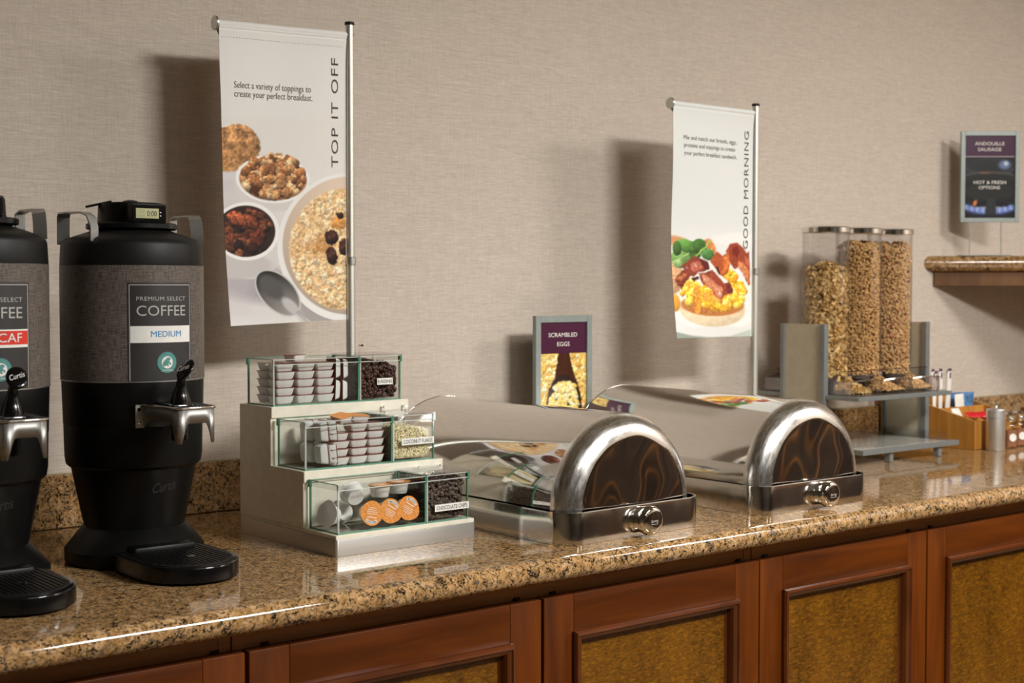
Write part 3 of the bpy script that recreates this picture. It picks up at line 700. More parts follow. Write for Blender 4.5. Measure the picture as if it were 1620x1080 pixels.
# food heaps
def heap(name, label, cat, items, mat, parent=None, mats=None):
    V = []; F = []; mi = []
    for vs, fs, k in items:
        o = len(V); V += vs; F += [tuple(i + o for i in f) for f in fs]; mi += [k] * len(fs)
    me = bpy.data.meshes.new(name); me.from_pydata(V, [], F); me.update()
    for m_ in (mats or [mat]): me.materials.append(m_)
    me.polygons.foreach_set('material_index', mi); me.polygons.foreach_set('use_smooth', [True] * len(F))
    o = bpy.data.objects.new(name, me); COL.objects.link(o)
    return tag(o, label, cat, kind='stuff')
def template(kind):
    bm = bmesh.new()
    if kind == 'chip':
        for r, z in ((.0036, 0), (.0038, .001), (.0028, .003), (.0008, .0052)):
            for i in range(7): bm.verts.new((r * math.cos(2 * PI * i / 7), r * math.sin(2 * PI * i / 7), z - .002))
        v = list(bm.verts)
        for j in range(3):
            for i in range(7): bm.faces.new((v[j * 7 + i], v[j * 7 + (i + 1) % 7], v[j * 7 + 7 + (i + 1) % 7], v[j * 7 + 7 + i]))
        bm.faces.new(v[6::-1]); bm.faces.new(v[21:28])
    elif kind == 'raisin':
        bmesh.ops.create_icosphere(bm, subdivisions=2, radius=1)
        for v in bm.verts: v.co = Vector((v.co.x * .0062, v.co.y * .0044, v.co.z * .0040)) * (1 + .22 * math.sin(9 * v.co.x + 5 * v.co.y) * math.cos(8 * v.co.z))
    elif kind == 'cluster':
        bmesh.ops.create_icosphere(bm, subdivisions=1, radius=1)
        for v in bm.verts: v.co = Vector((v.co.x * .0042, v.co.y * .003, v.co.z * .0026)) * random.uniform(.75, 1.25)
    elif kind == 'flake':
        for j in range(3):
            for i in range(3): bm.verts.new(((i - 1) * .0062 * random.uniform(.7, 1.1), (j - 1) * .0052 * random.uniform(.7, 1.1), .0016 * ((i - 1) ** 2 + (j - 1) ** 2) * random.uniform(-.4, 1.2)))
        v = list(bm.verts)
        for j in range(2):
            for i in range(2): bm.faces.new((v[j * 3 + i], v[j * 3 + i + 1], v[j * 3 + 4 + i], v[j * 3 + 3 + i]))
    elif kind == 'shred':
        bmesh.ops.create_cube(bm, size=1)
        for v in bm.verts: v.co = Vector((v.co.x * .008, v.co.y * .0011, v.co.z * .0009 + .0012 * abs(v.co.x)))
    vs = [v.co.copy() for v in bm.verts]; bm.verts.index_update(); fs = [tuple(v.index for v in f.verts) for f in bm.faces]; bm.free(); return vs, fs
def rnd_rot(): return Matrix.Rotation(random.uniform(0, 2 * PI), 3, 'X') @ Matrix.Rotation(random.uniform(0, 2 * PI), 3, 'Y') @ Matrix.Rotation(random.uniform(0, 2 * PI), 3, 'Z')
def inst(tp, p, k=0, sc=1., rot=None):
    r = rot or rnd_rot(); return [tuple(Vector(p) + (r @ v) * sc) for v in tp[0]], tp[1], k
def fill_box(kind, u0, u1, v0, v1, z0, htop, n_shell, sc=1., jit=.0):
    tps = [template(kind) for _ in range(4)]; out = []
    m = .0045 * sc
    for i in range(n_shell):
        f = random.random(); u = random.uniform(u0 + m, u1 - m); v = random.uniform(v0 + m, v1 - m); zt = htop(u, v); z = random.uniform(z0 + m, zt)
        if f < .45: v = v0 + m + random.uniform(0, .003)
        elif f < .6: u = u0 + m + random.uniform(0, .003)
        elif f < .7: u = u1 - m - random.uniform(0, .003)
        else: z = htop(u, v) - random.uniform(0, .003)
        if z > htop(u, v): z = htop(u, v)
        out.append(inst(random.choice(tps), sw(u, v, z), 0, sc * random.uniform(.85, 1.15)))
    return out
def core(u0, u1, v0, v1, z0, htop, m):
    nu = 8; V = []; F = []
    for j in range(nu + 1):
        for i in range(nu + 1):
            u = u0 + m + (u1 - u0 - 2 * m) * i / nu; v = v0 + m + (v1 - v0 - 2 * m) * j / nu; V.append(tuple(sw(u, v, htop(u, v) - m * .8)))
    b = len(V)
    for j in range(nu + 1):
        for i in range(nu + 1):
            u = u0 + m + (u1 - u0 - 2 * m) * i / nu; v = v0 + m + (v1 - v0 - 2 * m) * j / nu; V.append(tuple(sw(u, v, z0 + .0005)))
    w = nu + 1
    for j in range(nu):
        for i in range(nu): F.append((j * w + i, j * w + i + 1, j * w + w + i + 1, j * w + w + i))
    for i in range(nu):
        F += [(i, b + i, b + i + 1, i + 1), (nu * w + i + 1, b + nu * w + i + 1, b + nu * w + i, nu * w + i), ((i + 1) * w, b + (i + 1) * w, b + i * w, i * w), (i * w + nu, b + i * w + nu, b + (i + 1) * w + nu, (i + 1) * w + nu)]
    return V, F, 0
G = .0034
def bin_heap(nm, kind, name, label, cat, mat, htop, n, sc=1.):
    z0, v0, v1 = [(a[1], a[2], a[3]) for a in levels if a[0] == nm][0]; z0 += .0005
    u0, u1, v0, v1, z0 = UR0 + G, UR1 - G, v0 + G, v1 - G, z0 + G
    heap(name, label, cat, [core(u0, u1, v0, v1, z0, lambda u, v: htop(u, v, z0), .0085)] + fill_box(kind, u0, u1, v0, v1, z0, lambda u, v: htop(u, v, z0), n, sc), mat)
bin_heap('bottom', 'chip', 'chocolate_chips', 'dark chocolate chips filling the bin on the bottom step', 'chocolate chips', CHOC, lambda u, v, z: z + .066 + .004 * math.sin(u * 110) + .02 * (v - .05), 620, 1.)
bin_heap('middle', 'shred', 'coconut_flakes', 'pale shredded coconut in the bin on the middle step', 'coconut', COCO, lambda u, v, z: z + .050 + .006 * math.sin((u - .17) * 38) + .05 * (v - .14), 2600, .8)
bin_heap('top', 'raisin', 'raisins', 'dark raisins heaped in the bin on the top step', 'raisins', RAISIN, lambda u, v, z: z + .058 + .007 * math.sin((u - .2) * 60) + .05 * (v - .25), 520, .9)

# jam packets
def packet_meshes():
    def rr(hx, hy, r): return rrect(-hx, hx, -hy, hy, r, 3)
    a, b, c = rr(.0150, .0115, .004), rr(.0172, .0138, .004), rr(.0176, .0142, .004)
    V = [(x, y, .0) for x, y in rr(.0135, .0100, .0035)] + [(x, y, .0022) for x, y in a] + [(x, y, .0118) for x, y in b]; n = len(a)
    F = [tuple(range(n - 1, -1, -1))]
    for k in range(2): F += [(k * n + i, k * n + (i + 1) % n, k * n + n + (i + 1) % n, k * n + n + i) for i in range(n)]
    F.append(tuple(2 * n + i for i in range(n)))
    cup = mesh('cup', V, F, True, 50)
    V = [(x * 1.035, y * 1.035, .0118) for x, y in c] + [(x * 1.035, y * 1.035, .0123) for x, y in c]
    F = [tuple(range(n - 1, -1, -1)), tuple(n + i for i in range(n))] + [(i, (i + 1) % n, n + (i + 1) % n, n + i) for i in range(n)]
    return cup, mesh('lid', V, F), mesh('lid', V, F), mesh('lid', V, F)
CUPM, LIDR, LIDO, LIDB = packet_meshes()
CUPM.materials.append(CUPW); LIDR.materials.append(CUPR); LIDO.materials.append(CUPO); LIDB.materials.append(FOILR)
def packet(u, v, z, label, lid=LIDR, rot=(0, 0, 0), sc=1., group='jam packets in the top bin'):
    t = thing('jam_packet', label, 'jam packet', sw(u, v, z), 0, group)
    t.rotation_euler = (Matrix.Rotation(STR, 3, 'Z') @ Matrix.Rotation(rot[2], 3, 'Z') @ Matrix.Rotation(rot[1], 3, 'Y') @ Matrix.Rotation(rot[0], 3, 'X')).to_euler()
    t.scale = (sc, sc, sc)
    link('cup', CUPM, None, t); link('lid', lid, None, t); return t
LV = ['lowest', 'second', 'third', 'fourth', 'uppermost']
z0, v0, v1 = levels[2][1:]; 
for c, (uu, cn) in enumerate(((.0375, 'left'), (.0778, 'middle'), (.1165, 'right'))):
    for l in range(5):
        packet(uu + random.uniform(-.0012, .0012), v0 + .0225, z0 + .0036 + l * .0137, 'white jam packet in the top bin, %s in the %s front stack' % (LV[l], cn), LIDR, (0, 0, random.uniform(-.03, .03)), 1.09)
for l in range(5):
    packet(.0375 + random.uniform(-.001, .001), v0 + .0600, z0 + .0036 + l * .0137, 'white jam packet in the top bin, %s in the rear left stack' % LV[l], LIDR, (0, 0, random.uniform(-.03, .03)), 1.09)
packet(.069, v0 + .031, z0 + .0735, 'red-lidded packet lying flat on top of the jam stacks', LIDR, (0, 0, .4), .95)
for i, (uu, zz, s_) in enumerate(((.1452, .0195, 'lower left'), (.1602, .0185, 'lower right'), (.1460, .0575, 'upper left'), (.1615, .0565, 'upper right'))):
    packet(uu + .004, v0 + .0225, z0 + zz + .0025, 'upright dark-red packet at the end of the top bin, %s' % s_, LIDB, (0, -PI / 2 + random.uniform(-.05, .09), 0), 1.05, 'upright packets in the top bin')
z0, v0, v1 = levels[1][1:]
for c, (uu, cn) in enumerate(((.0835, 'left'), (.1205, 'middle'), (.1545, 'right'))):
    for l in range(5):
        if c == 0 and l == 4: continue
        packet(uu - (.001 if l % 2 else -.001) * (c == 0), v0 + .0225, z0 + .0036 + l * .01345, 'white jam packet in the middle bin, %s in the %s stack' % (LV[l], cn), LIDR, (0, 0, random.uniform(-.03, .03)), 1.02, 'jam packets in the middle bin')
packet(.094, v0 + .026, z0 + .073, 'orange-lidded packet tilted on the middle bin stacks, left one', LIDO, (.2, -.1, .3), .95, 'tilted packets in the middle bin')
packet(.131, v0 + .030, z0 + .0715, 'orange-lidded packet tilted on the middle bin stacks, right one', LIDO, (.1, .08, -.2), .95, 'tilted packets in the middle bin')
for uu, vv, zz, w in ((.041, .0225, .0222, 'lower front'), (.058, .0225, .0215, 'lower right'), (.041, .0225, .0595, 'upper front'), (.058, .0225, .0595, 'upper right'), (.036, .058, .0215, 'lower rear'), (.036, .058, .0585, 'upper rear')):
    packet(uu + .005, v0 + vv, z0 + zz, 'white packet standing on edge in the middle bin, %s' % w, LIDR, (0, PI / 2 - .09, 0), 1.02, 'edge-on packets in the middle bin')
# round cups in the bottom bin
RC = lathe_mesh('cup', [(.0135, 0), (.0145, .0015), (.0172, .017), (.0188, .0178), (.0188, .0186)], 28); RC.materials.append(CUPW)
def pent(R, n=30):
    P = []
    for i in range(n):
        a = 2 * PI * i / n; r = R * (1 + .16 * max(0, math.cos(a)) ** 8); P.append((r * math.cos(a), r * math.sin(a)))
    return P
pp = pent(.0202); RL = mesh('lid', [(x, y, .0187) for x, y in pp] + [(x, y, .0195) for x, y in pp], [tuple(range(29, -1, -1)), tuple(range(30, 60))] + [(i, (i + 1) % 30, 30 + (i + 1) % 30, 30 + i) for i in range(30)]); RL.materials.append(CUPO); RLW = RL.copy(); RLW.materials.clear(); RLW.materials.append(CUPW)
def round_cup(u, v, z, label, R, text=True, sc=1., spin=0):
    t = thing('dip_cup', label, 'dip cup', sw(u, v, z), 0, 'round cups in the bottom bin')
    t.rotation_euler = (Matrix.Rotation(STR, 3, 'Z') @ R @ Matrix.Rotation(spin, 3, 'Z')).to_euler(); t.scale = (sc,) * 3
    link('cup', RC, None, t); l = link('lid', RL if text else RLW, None, t)
    if text:
        w = [(r_ * math.cos(a), r_ * math.sin(a), .01965) for r_ in (.0125, .0172) for a in [PI / 2 - .75 + 1.5 * i / 10 for i in range(11)]]
        me = bpy.data.meshes.new('lid_banner'); me.from_pydata(w, [], [(i, i + 1, 12 + i, 11 + i) for i in range(10)]); me.update(); link('lid_banner', me, LABELW, l)
        Vt, Ft = text_vf("SMUCKER'S", fit=.0195, fith=.0032, bold=.003); V = []
        for a, b in Vt: an = PI / 2 - a / .0148; V.append(((.0148 + b) * math.cos(an), (.0148 + b) * math.sin(an), .0198))
        me = bpy.data.meshes.new('lettering'); me.from_pydata(V, [], Ft); me.update(); link('lettering', me, INK, l)
        for k, (yy, ww) in enumerate(((.0065, .018), (.001, .020), (-.0022, .021), (-.0054, .018), (-.0086, .013))):
            box('print_line', -ww / 2, ww / 2, yy - .0005, yy + (.0008 if k == 0 else .0004), .0195, .0197, INKWH, l)
    return t
Rf = Matrix.Rotation(PI / 2 - .1, 3, 'X')
z0, v0 = levels[0][1], levels[0][2]
round_cup(.0778, v0 + .025, z0 + .0252, 'orange-lidded cup facing forward with its lid upside down, in the bottom bin', Rf, True, 1., PI * .93)
round_cup(.1135, v0 + .025, z0 + .0255, 'orange-lidded cup facing forward between two others in the bottom bin', Rf, True, 1., -.55)
round_cup(.1495, v0 + .025, z0 + .0265, 'orange-lidded cup facing forward next to the chocolate chip bin', Rf, True, 1., -.6)
round_cup(.1105, v0 + .032, z0 + .0485, 'upright white cup with orange lid above the facing cups, left one', Matrix.Rotation(.02, 3, 'X'), True, 1., .6)
round_cup(.1505, v0 + .036, z0 + .0500, 'upright white cup with orange lid above the facing cups, right one', Matrix.Rotation(-.02, 3, 'X'), True, 1., .2)
round_cup(.0285, v0 + .040, z0 + .0245, 'white cup lying on its side at the left of the bottom bin', Matrix.Rotation(-1.35, 3, 'Y') @ Matrix.Rotation(.3, 3, 'X'), False)
round_cup(.0575, v0 + .022, z0 + .0525, 'white cup with its underside facing out at the left of the bottom bin', Matrix.Rotation(-PI / 2 + .35, 3, 'X') @ Matrix.Rotation(.15, 3, 'Y'), False)
round_cup(.0590, v0 + .0545, z0 + .0245, 'white cup half hidden at the back of the bottom bin', Matrix.Rotation(-PI / 2 - .1, 3, 'X'), False)

# ------------------------------------------------------------------ roll-top chafing dishes
def chafer(loc, rz, label):
    t = thing('chafing_dish', label, 'chafing dish', loc, rz, 'steel roll-top chafing dishes'); W, L, H = .3385, .563, .0535
    out = rrect(0, W, 0, L, .042, 10); inn = rrect(.0035, W - .0035, .0035, L - .0035, .039, 10); n = len(out)
    V = [(x, y, .0) for x, y in out] + [(x, y, H - .001) for x, y in out] + [(x * .999 + .0002, y * .999 + .0003, H) for x, y in out] + [(x, y, H) for x, y in inn] + [(x, y, .02) for x, y in inn]
    F = [tuple(range(n - 1, -1, -1)), tuple(4 * n + i for i in range(n))]
    for k in range(4): F += [(k * n + i, k * n + (i + 1) % n, k * n + n + (i + 1) % n, k * n + n + i) for i in range(n)]
    link('base_tray', mesh('base_tray', V, F, True, 30), CHROMEB, t)
    # roll-top hood
    r, rf, uc, zc, vs, ve = .1575, .042, .1692, .0505, .0115, .545
    prof = [(0.0, vs), ((r - rf) * .5, vs), (r - rf, vs)] + [(r - rf + rf * math.sin(PI / 2 * i / 10), vs + rf * (1 - math.cos(PI / 2 * i / 10))) for i in range(1, 11)]
    prof += [(r, vs + rf + .1), (r, .3), (r, .45), (r, ve)]
    na = 64; V = []; F = []
    for ro, v in prof:
        for i in range(na + 1): a = PI * i / na; V.append((uc - ro * math.cos(a), v, zc + ro * math.sin(a)))
    w = na + 1; end_faces = 2 * na
    for j in range(len(prof) - 1):
        for i in range(na): F.append((j * w + i, j * w + i + 1, j * w + w + i + 1, j * w + w + i))
    k = (len(prof) - 1) * w; F.append(tuple(k + i for i in range(w)))
    me = bpy.data.meshes.new('roll_top_hood'); me.from_pydata(V, [], F); me.update()
    bm = bmesh.new(); bm.from_mesh(me); bmesh.ops.remove_doubles(bm, verts=bm.verts, dist=1e-5); bmesh.ops.recalc_face_normals(bm, faces=bm.faces); bm.to_mesh(me); bm.free()
    me.polygons.foreach_set('use_smooth', [True] * len(me.polygons)); me.set_sharp_from_angle(angle=math.radians(50))
    me.materials.append(CHROME); me.materials.append(CHROMEW); me.materials.append(CHROMER)
    for p in me.polygons:
        if abs(p.center.y - vs) < .0005: p.material_index = 1
        elif p.center.y < vs + rf + .002: p.material_index = 2
    h = link('roll_top_hood', me, None, t)
    tube('hood_hem', [(uc - r * math.cos(PI * i / 40), ve, zc + r * math.sin(PI * i / 40)) for i in range(41)], .0010, CHROME, h, 8)
    # knob
    k = lathe('knob', [(.0215, 0), (.0225, .001), (.0228, .0105), (.0218, .0115), (.0218, .0125), (.0240, .0135), (.0252, .019), (.0250, .0255), (.0238, .0300), (.0215, .0323), (.0180, .0334), (.0120, .0342), (.0060, .0346), (.0015, .0347)], CHROME, t, 40, loc=(.1765, 0, .0278), rot=(PI / 2, 0, 0)); k.scale = (1, 1, .86)
    text_obj('lettering', 'Spring', lambda a, b: (a, b, .0351 - (a * a + b * b) * 4.2), INKGREY, k, .018, .0058, shear=.3)
    box('underline', -.0085, .0085, -.0052, -.0046, .0345, .0348, INKGREY, k)
    return t
chafer((1.5105, 1.7452, .0004), math.radians(1.7), 'steel roll-top chafing dish beside the tiered topping stand')
chafer((1.9955, 1.7571, .0004), math.radians(.44), 'steel roll-top chafing dish in front of the cereal dispenser')

# ------------------------------------------------------------------ hanging banners
def unmap(quad):   # (s,t)->photo pixel, bilinear
    (ax, ay), (bx, by), (cx, cy), (dx, dy) = quad   # TL TR BR BL
    return lambda s, t: ((ax * (1 - s) + bx * s) * (1 - t) + (dx * (1 - s) + cx * s) * t, (ay * (1 - s) + by * s) * (1 - t) + (dy * (1 - s) + cy * s) * t)
def blobs(P, n, region, rmin, rmax, cols, seed, shade=.35, aspect=.75, clip=None):
    r = np.random.RandomState(seed); cx, cy, rx, ry = region
    pts = []
    while len(pts) < n:
        a, b = r.uniform(-1, 1, 2)
        if a * a + b * b < 1: pts.append((cx + a * rx, cy + b * ry))
    pts.sort(key=lambda p: p[1])
    for x, y in pts:
        rr = r.uniform(rmin, rmax); P.ell(x, y, rr, rr * r.uniform(aspect, 1), cols[r.randint(len(cols))], r.uniform(0, PI), 1.5, shade, clip=clip)
def banner_one():
    # raster in half-size units of a 739x1080 crop of the lower banner
    P = Paint(330, 500, (226, 223, 217)); f = fbm(500, 330, 60, 3)
    P.c *= (1 + .03 * (f - .5))[..., None]
    gy = np.clip((P.y - 100) / 160, 0, 1) * np.clip((240 - P.x) / 200, 0, 1); P.put(gy * .35, (190, 184, 188))
    P.ell(60, 130, 95, 40, (206, 200, 204), 0, 30, alpha=.8)
    # brown sugar bowl
    P.ell(50, 105, 72, 38, (232, 229, 226), .12, 3); P.ell(46, 112, 66, 34, (214, 210, 210), .1, 4)
    P.ell(66, 73, 55, 52, (176, 128, 82), 0, 4, .25)
    n1 = fbm(500, 330, 14, 5); m = P.emask(66, 73, 55, 52, 0, 4); P.c[m[0]] *= (1 + (m[1] * (n1[m[0]] - .5) * 1.1))[..., None]
    P.ell(40, 115, 40, 12, (188, 138, 88), .1, 4)
    # shadows on the cloth
    P.ell(110, 380, 120, 40, (150, 142, 146), .15, 26, alpha=.85); P.ell(60, 300, 60, 140, (196, 190, 192), 0, 30, alpha=.5)
    P.ell(260, 450, 70, 40, (150, 144, 142), .6, 22, alpha=.8)
    # walnut bowl
    P.ell(150, 165, 88, 52, (214, 208, 204), .08, 3); P.ell(149, 145, 84, 54, (240, 238, 235), .08, 1.5); P.ell(150, 146, 77, 47, (176, 132, 98), .08, 2, -.3)
    cl = np.zeros((500, 330)); m = P.emask(150, 140, 76, 55, .05, 2); cl[m[0]] = m[1]
    P.ell(150, 150, 70, 42, (78, 44, 26), 0, 6, clip=cl)
    W = [(192, 144, 96), (172, 118, 74), (206, 164, 118), (136, 86, 52), (184, 134, 88), (154, 98, 60), (212, 176, 132)]
    blobs(P, 120, (150, 140, 72, 48), 6, 13, W, 4, .5, .55, cl); blobs(P, 26, (148, 128, 62, 38), 8, 15, W, 9, .5, .6, cl)
    # raisin bowl
    P.ell(95, 300, 76, 70, (214, 210, 206), -.1, 3); P.ell(70, 340, 76, 30, (196, 190, 188), 0, 8)
    P.ell(88, 262, 75, 66, (240, 238, 235), 0, 1.5); P.ell(87, 262, 67, 58, (52, 32, 26), 0, 2)
    cl = np.zeros((500, 330)); m = P.emask(87, 262, 67, 58, 0, 2); cl[m[0]] = m[1]
    R_ = [(74, 40, 28), (52, 28, 22), (98, 54, 36), (40, 24, 20), (86, 46, 30), (112, 66, 44)]
    blobs(P, 60, (82, 266, 62, 52), 8, 16, R_, 6, .7, .6, cl); P.ell(84, 238, 40, 17, (146, 76, 48), .35, 3, .5, clip=cl); P.ell(112, 276, 16, 20, (96, 46, 30), .3, 2, .5, clip=cl)
    # oatmeal bowl
    P.ell(322, 300, 164, 166, (236, 233, 229), 0, 1.5); P.ell(324, 296, 154, 154, (214, 194, 174), 0, 3, .18, (.2, -.6))
    cl = np.zeros((500, 330)); m = P.emask(316, 304, 132, 136, 0, 3); cl[m[0]] = m[1]
    O = [(236, 206, 164), (228, 194, 146), (242, 220, 184), (216, 174, 122), (238, 212, 172), (230, 198, 150)]
    P.ell(316, 304, 132, 136, (226, 188, 138), 0, 3); blobs(P, 620, (312, 304, 130, 134), 3.5, 8.5, O, 8, .3, .6, cl)
    n2 = fbm(500, 330, 12, 12); mm = np.clip(1 - np.hypot((P.x - 262) / 46, (P.y - 296) / 34), 0, 1) * 1.3; P.put(np.clip(mm, 0, 1) * .75 * (n2 > .4), (192, 132, 70))
    P.ell(306, 246, 22, 14, (204, 134, 60), 0, 4, .3, alpha=.8)
    for x, y, a, b, r in ((287, 277, 17, 16, .2), (287, 318, 13, 21, -.2), (316, 300, 12, 17, 0), (308, 228, 10, 8, .3)): P.ell(x, y, a, b, (58, 34, 30), r, 2, .7)
    for cx_, cy_, rx_, ry_, am, ce, gr, sd in ((150, 138, 72, 52, 3.2, 9, .5, 50), (87, 262, 64, 55, 3.5, 10, .7, 60), (316, 304, 128, 132, 2.6, 8, .28, 70), (66, 73, 58, 54, 2., 8, .45, 80)): P.rough(P.emask_full(cx_, cy_, rx_, ry_, 0, 8), am, ce, gr, 5, sd)
    for x, y, a, b, r in ((287, 277, 16, 15, .2), (287, 318, 12, 20, -.2), (316, 300, 11, 16, 0)):
        P.ell(x, y, a, b, (66, 38, 32), r, 2, .6)
        for q in range(5): P.ell(x + (q - 2) * a * .33, y + ((q * 7) % 5 - 2) * b * .3, a * .3, b * .22, (104, 66, 52) if q % 2 else (40, 22, 20), q * .7, 2, alpha=.7)
    # spoon
    P.ell(157, 402, 64, 40, (198, 196, 192), .80, 1.5); P.ell(157, 402, 60, 36, (112, 108, 104), .80, 2, -.5); P.ell(142, 388, 34, 20, (86, 83, 80), .8, 8); P.ell(186, 432, 26, 12, (190, 188, 186), .75, 5)
    P.poly([(196, 446), (206, 440), (240, 466), (236, 474)], (168, 166, 164)); P.poly([(202, 446), (238, 470), (237, 472)], (226, 224, 222), 0)
    P.put(np.clip((P.y - 448) / 20, 0, 1) * (P.x < 150) * .8, (224, 220, 218))
    return P
def banner(name, label, px, py, ztop, ppx, quad, P, rast, texts, vert, h, w, curl, dw=0.):
    """px,py foot of the pole; banner hangs to the left (-x) of the pole."""
    t = thing(name, label, 'banner', (px, py, .0003), 0, 'hanging breakfast banners')
    base = fin('foot_plate', prism_bm(rrect(-.06, .06, -.05, .05, .01), 0, .005, .001, 1), SATIN, t)
    zc = texts['collar']; zp = texts['pole']
    lathe('pole', [(.0088, .005), (.0088, zc)], POLE, t, 20); lathe('pole_upper', [(.0076, zc), (.0076, zp - .004)], POLE, t, 20)
    lathe('collar', [(.0094, zc - .008), (.0104, zc - .007), (.0104, zc + .007), (.0094, zc + .008)], SATIN, t, 20)
    lathe('pole_cap', [(.0078, zp - .006), (.0092, zp - .0055), (.0092, zp - .001), (.008, zp)], BLACKM, t, 20)
    lathe('screw', [(.003, 0), (.003, .004)], CHROME2, t, 12, loc=(.005, 0, ztop - .004), rot=(0, PI / 2, 0))
    sl = texts['sag']                      # the arm sags towards its free end
    xa = -.0095
    arm = tube('arm', [(-.006, -.0, ztop - .006), (xa - w - .006, -.0, ztop - .006 - sl * w)], .0045, SATIN, t, 12)
    lathe('end_disc', [(.0122, 0), (.0126, .0006), (.0126, .0034), (.012, .004)], SATIN, t, 28, loc=(xa - w - .007, 0, ztop - .006 - sl * w), rot=(0, PI / 2, 0))
    f = unmap(quad)
    def geo(s, t_):
        x = xa - w + s * w + dw * t_ * (1 - s)
        zt = ztop - .006 - sl * (w * (1 - s)); d = t_ * h
        y = np.where(d < .016, -np.sqrt(np.clip(.0064 ** 2 - (np.clip(d, 0, .0128) - .0064) ** 2, 0, 1)), -.0005)
        y = y - np.where(d >= .012, .0045 * np.exp(-(d - .012) / .02) * np.clip((d - .006) / .004, 0, 1), 0)
        y = y - curl(s, t_)
        z = zt + .0064 - d
        x = np.where(s > .9999, x, x)
        return x, y, z
    nu, nv = texts['res']
    me, s_, t_ = grid_mesh('printed_sheet', geo, nu, nv)
    X, Y = f(s_, t_); cols = rast(P, X, Y); set_cols(me, cols, 1.)
    sh = link('printed_sheet', me, PRINT, t)
    # folded side hem at the pole side
    me2, a, b = grid_mesh('side_hem', lambda s, q: (geo(np.ones_like(s), q)[0] + .0042 * s, geo(np.ones_like(s), q)[1] + .011 * s + .0003, geo(np.ones_like(s), q)[2]), 2, 30)
    link('side_hem', me2, HEM, sh)
    # back face
    me3, a, b = grid_mesh('sheet_back', lambda s, q: (geo(s, q)[0], geo(s, q)[1] + .0012 + np.where(q * h < .02, .012, 0.), geo(s, q)[2]), 12, 40)
    link('sheet_back', me3, HEM, sh)
    def mapper(s0, t0, sc, rot=0.):
        c, n = math.cos(rot), math.sin(rot)
        def g(a, b):
            a2, b2 = a * c - b * n, a * n + b * c
            s = s0 + a2 / w; q = t0 - b2 / h
            x, y, z = geo(np.array(s), np.array(q)); return (float(x), float(y) - .0006, float(z))
        return g
    for s0, t0, wd, hh, txt, rot in texts['lines']:
        V, F = text_vf(txt, fit=wd, fith=hh, bold=0., spacing=1.12 if rot else 1.); mp = mapper(s0, t0, 1, rot)
        m4 = bpy.data.meshes.new('lettering'); m4.from_pydata([mp(a, b) for a, b in V], [], F); m4.update(); link('lettering', m4, INKBR if rot else INKMID, sh)
    # stitches below the sleeve
    for i in range(texts.get('stitch', 0)):
        s0 = .02 + i * .96 / texts['stitch']; x, y, z = geo(np.array(s0), np.array(.030 / h)); 
        box('stitch', float(x), float(x) + .0022, float(y) - .0004, float(y) - .0001, float(z), float(z) + .0006, INKBR, sh)
    return t
HEM = plain('banner_hem', S(168, 158, 146), .6)
P1 = banner_one()
def rast1(P, X, Y):
    u = (X - 320) * 2.842 / 2; v = (Y - 180) * 2.842 / 2
    c = P.sample(u, v); top = np.clip((v - 0) / 14, 0, 1)[..., None]
    return c * top + np.array((228, 226, 221)) * (1 - top)
quad1 = ((341, 30), (545, 53), (547, 505), (350, 515))
banner('banner_stand', 'tall TOP IT OFF banner showing bowls of oatmeal, nuts and raisins', 1.449, 2.30, .904, None, quad1, P1, rast1,
       {'collar': .474, 'pole': .9235, 'sag': .030, 'res': (190, 440), 'stitch': 46,
        'lines': [(.405, .211, .160, .0155, 'Select a variety of toppings to', 0), (.41, .240, .163, .0155, 'create your perfect breakfast.', 0), (.905, .283, .203, .0155, 'TOP IT OFF', PI / 2)]},
       None, .541, .264, lambda s, t: .016 * (1 - s) ** 2 * t ** 3 + .0025 * np.sin(2.2 * PI * t) * (1 - s) + .0015 * np.sin(9 * s + 3 * t), .012)

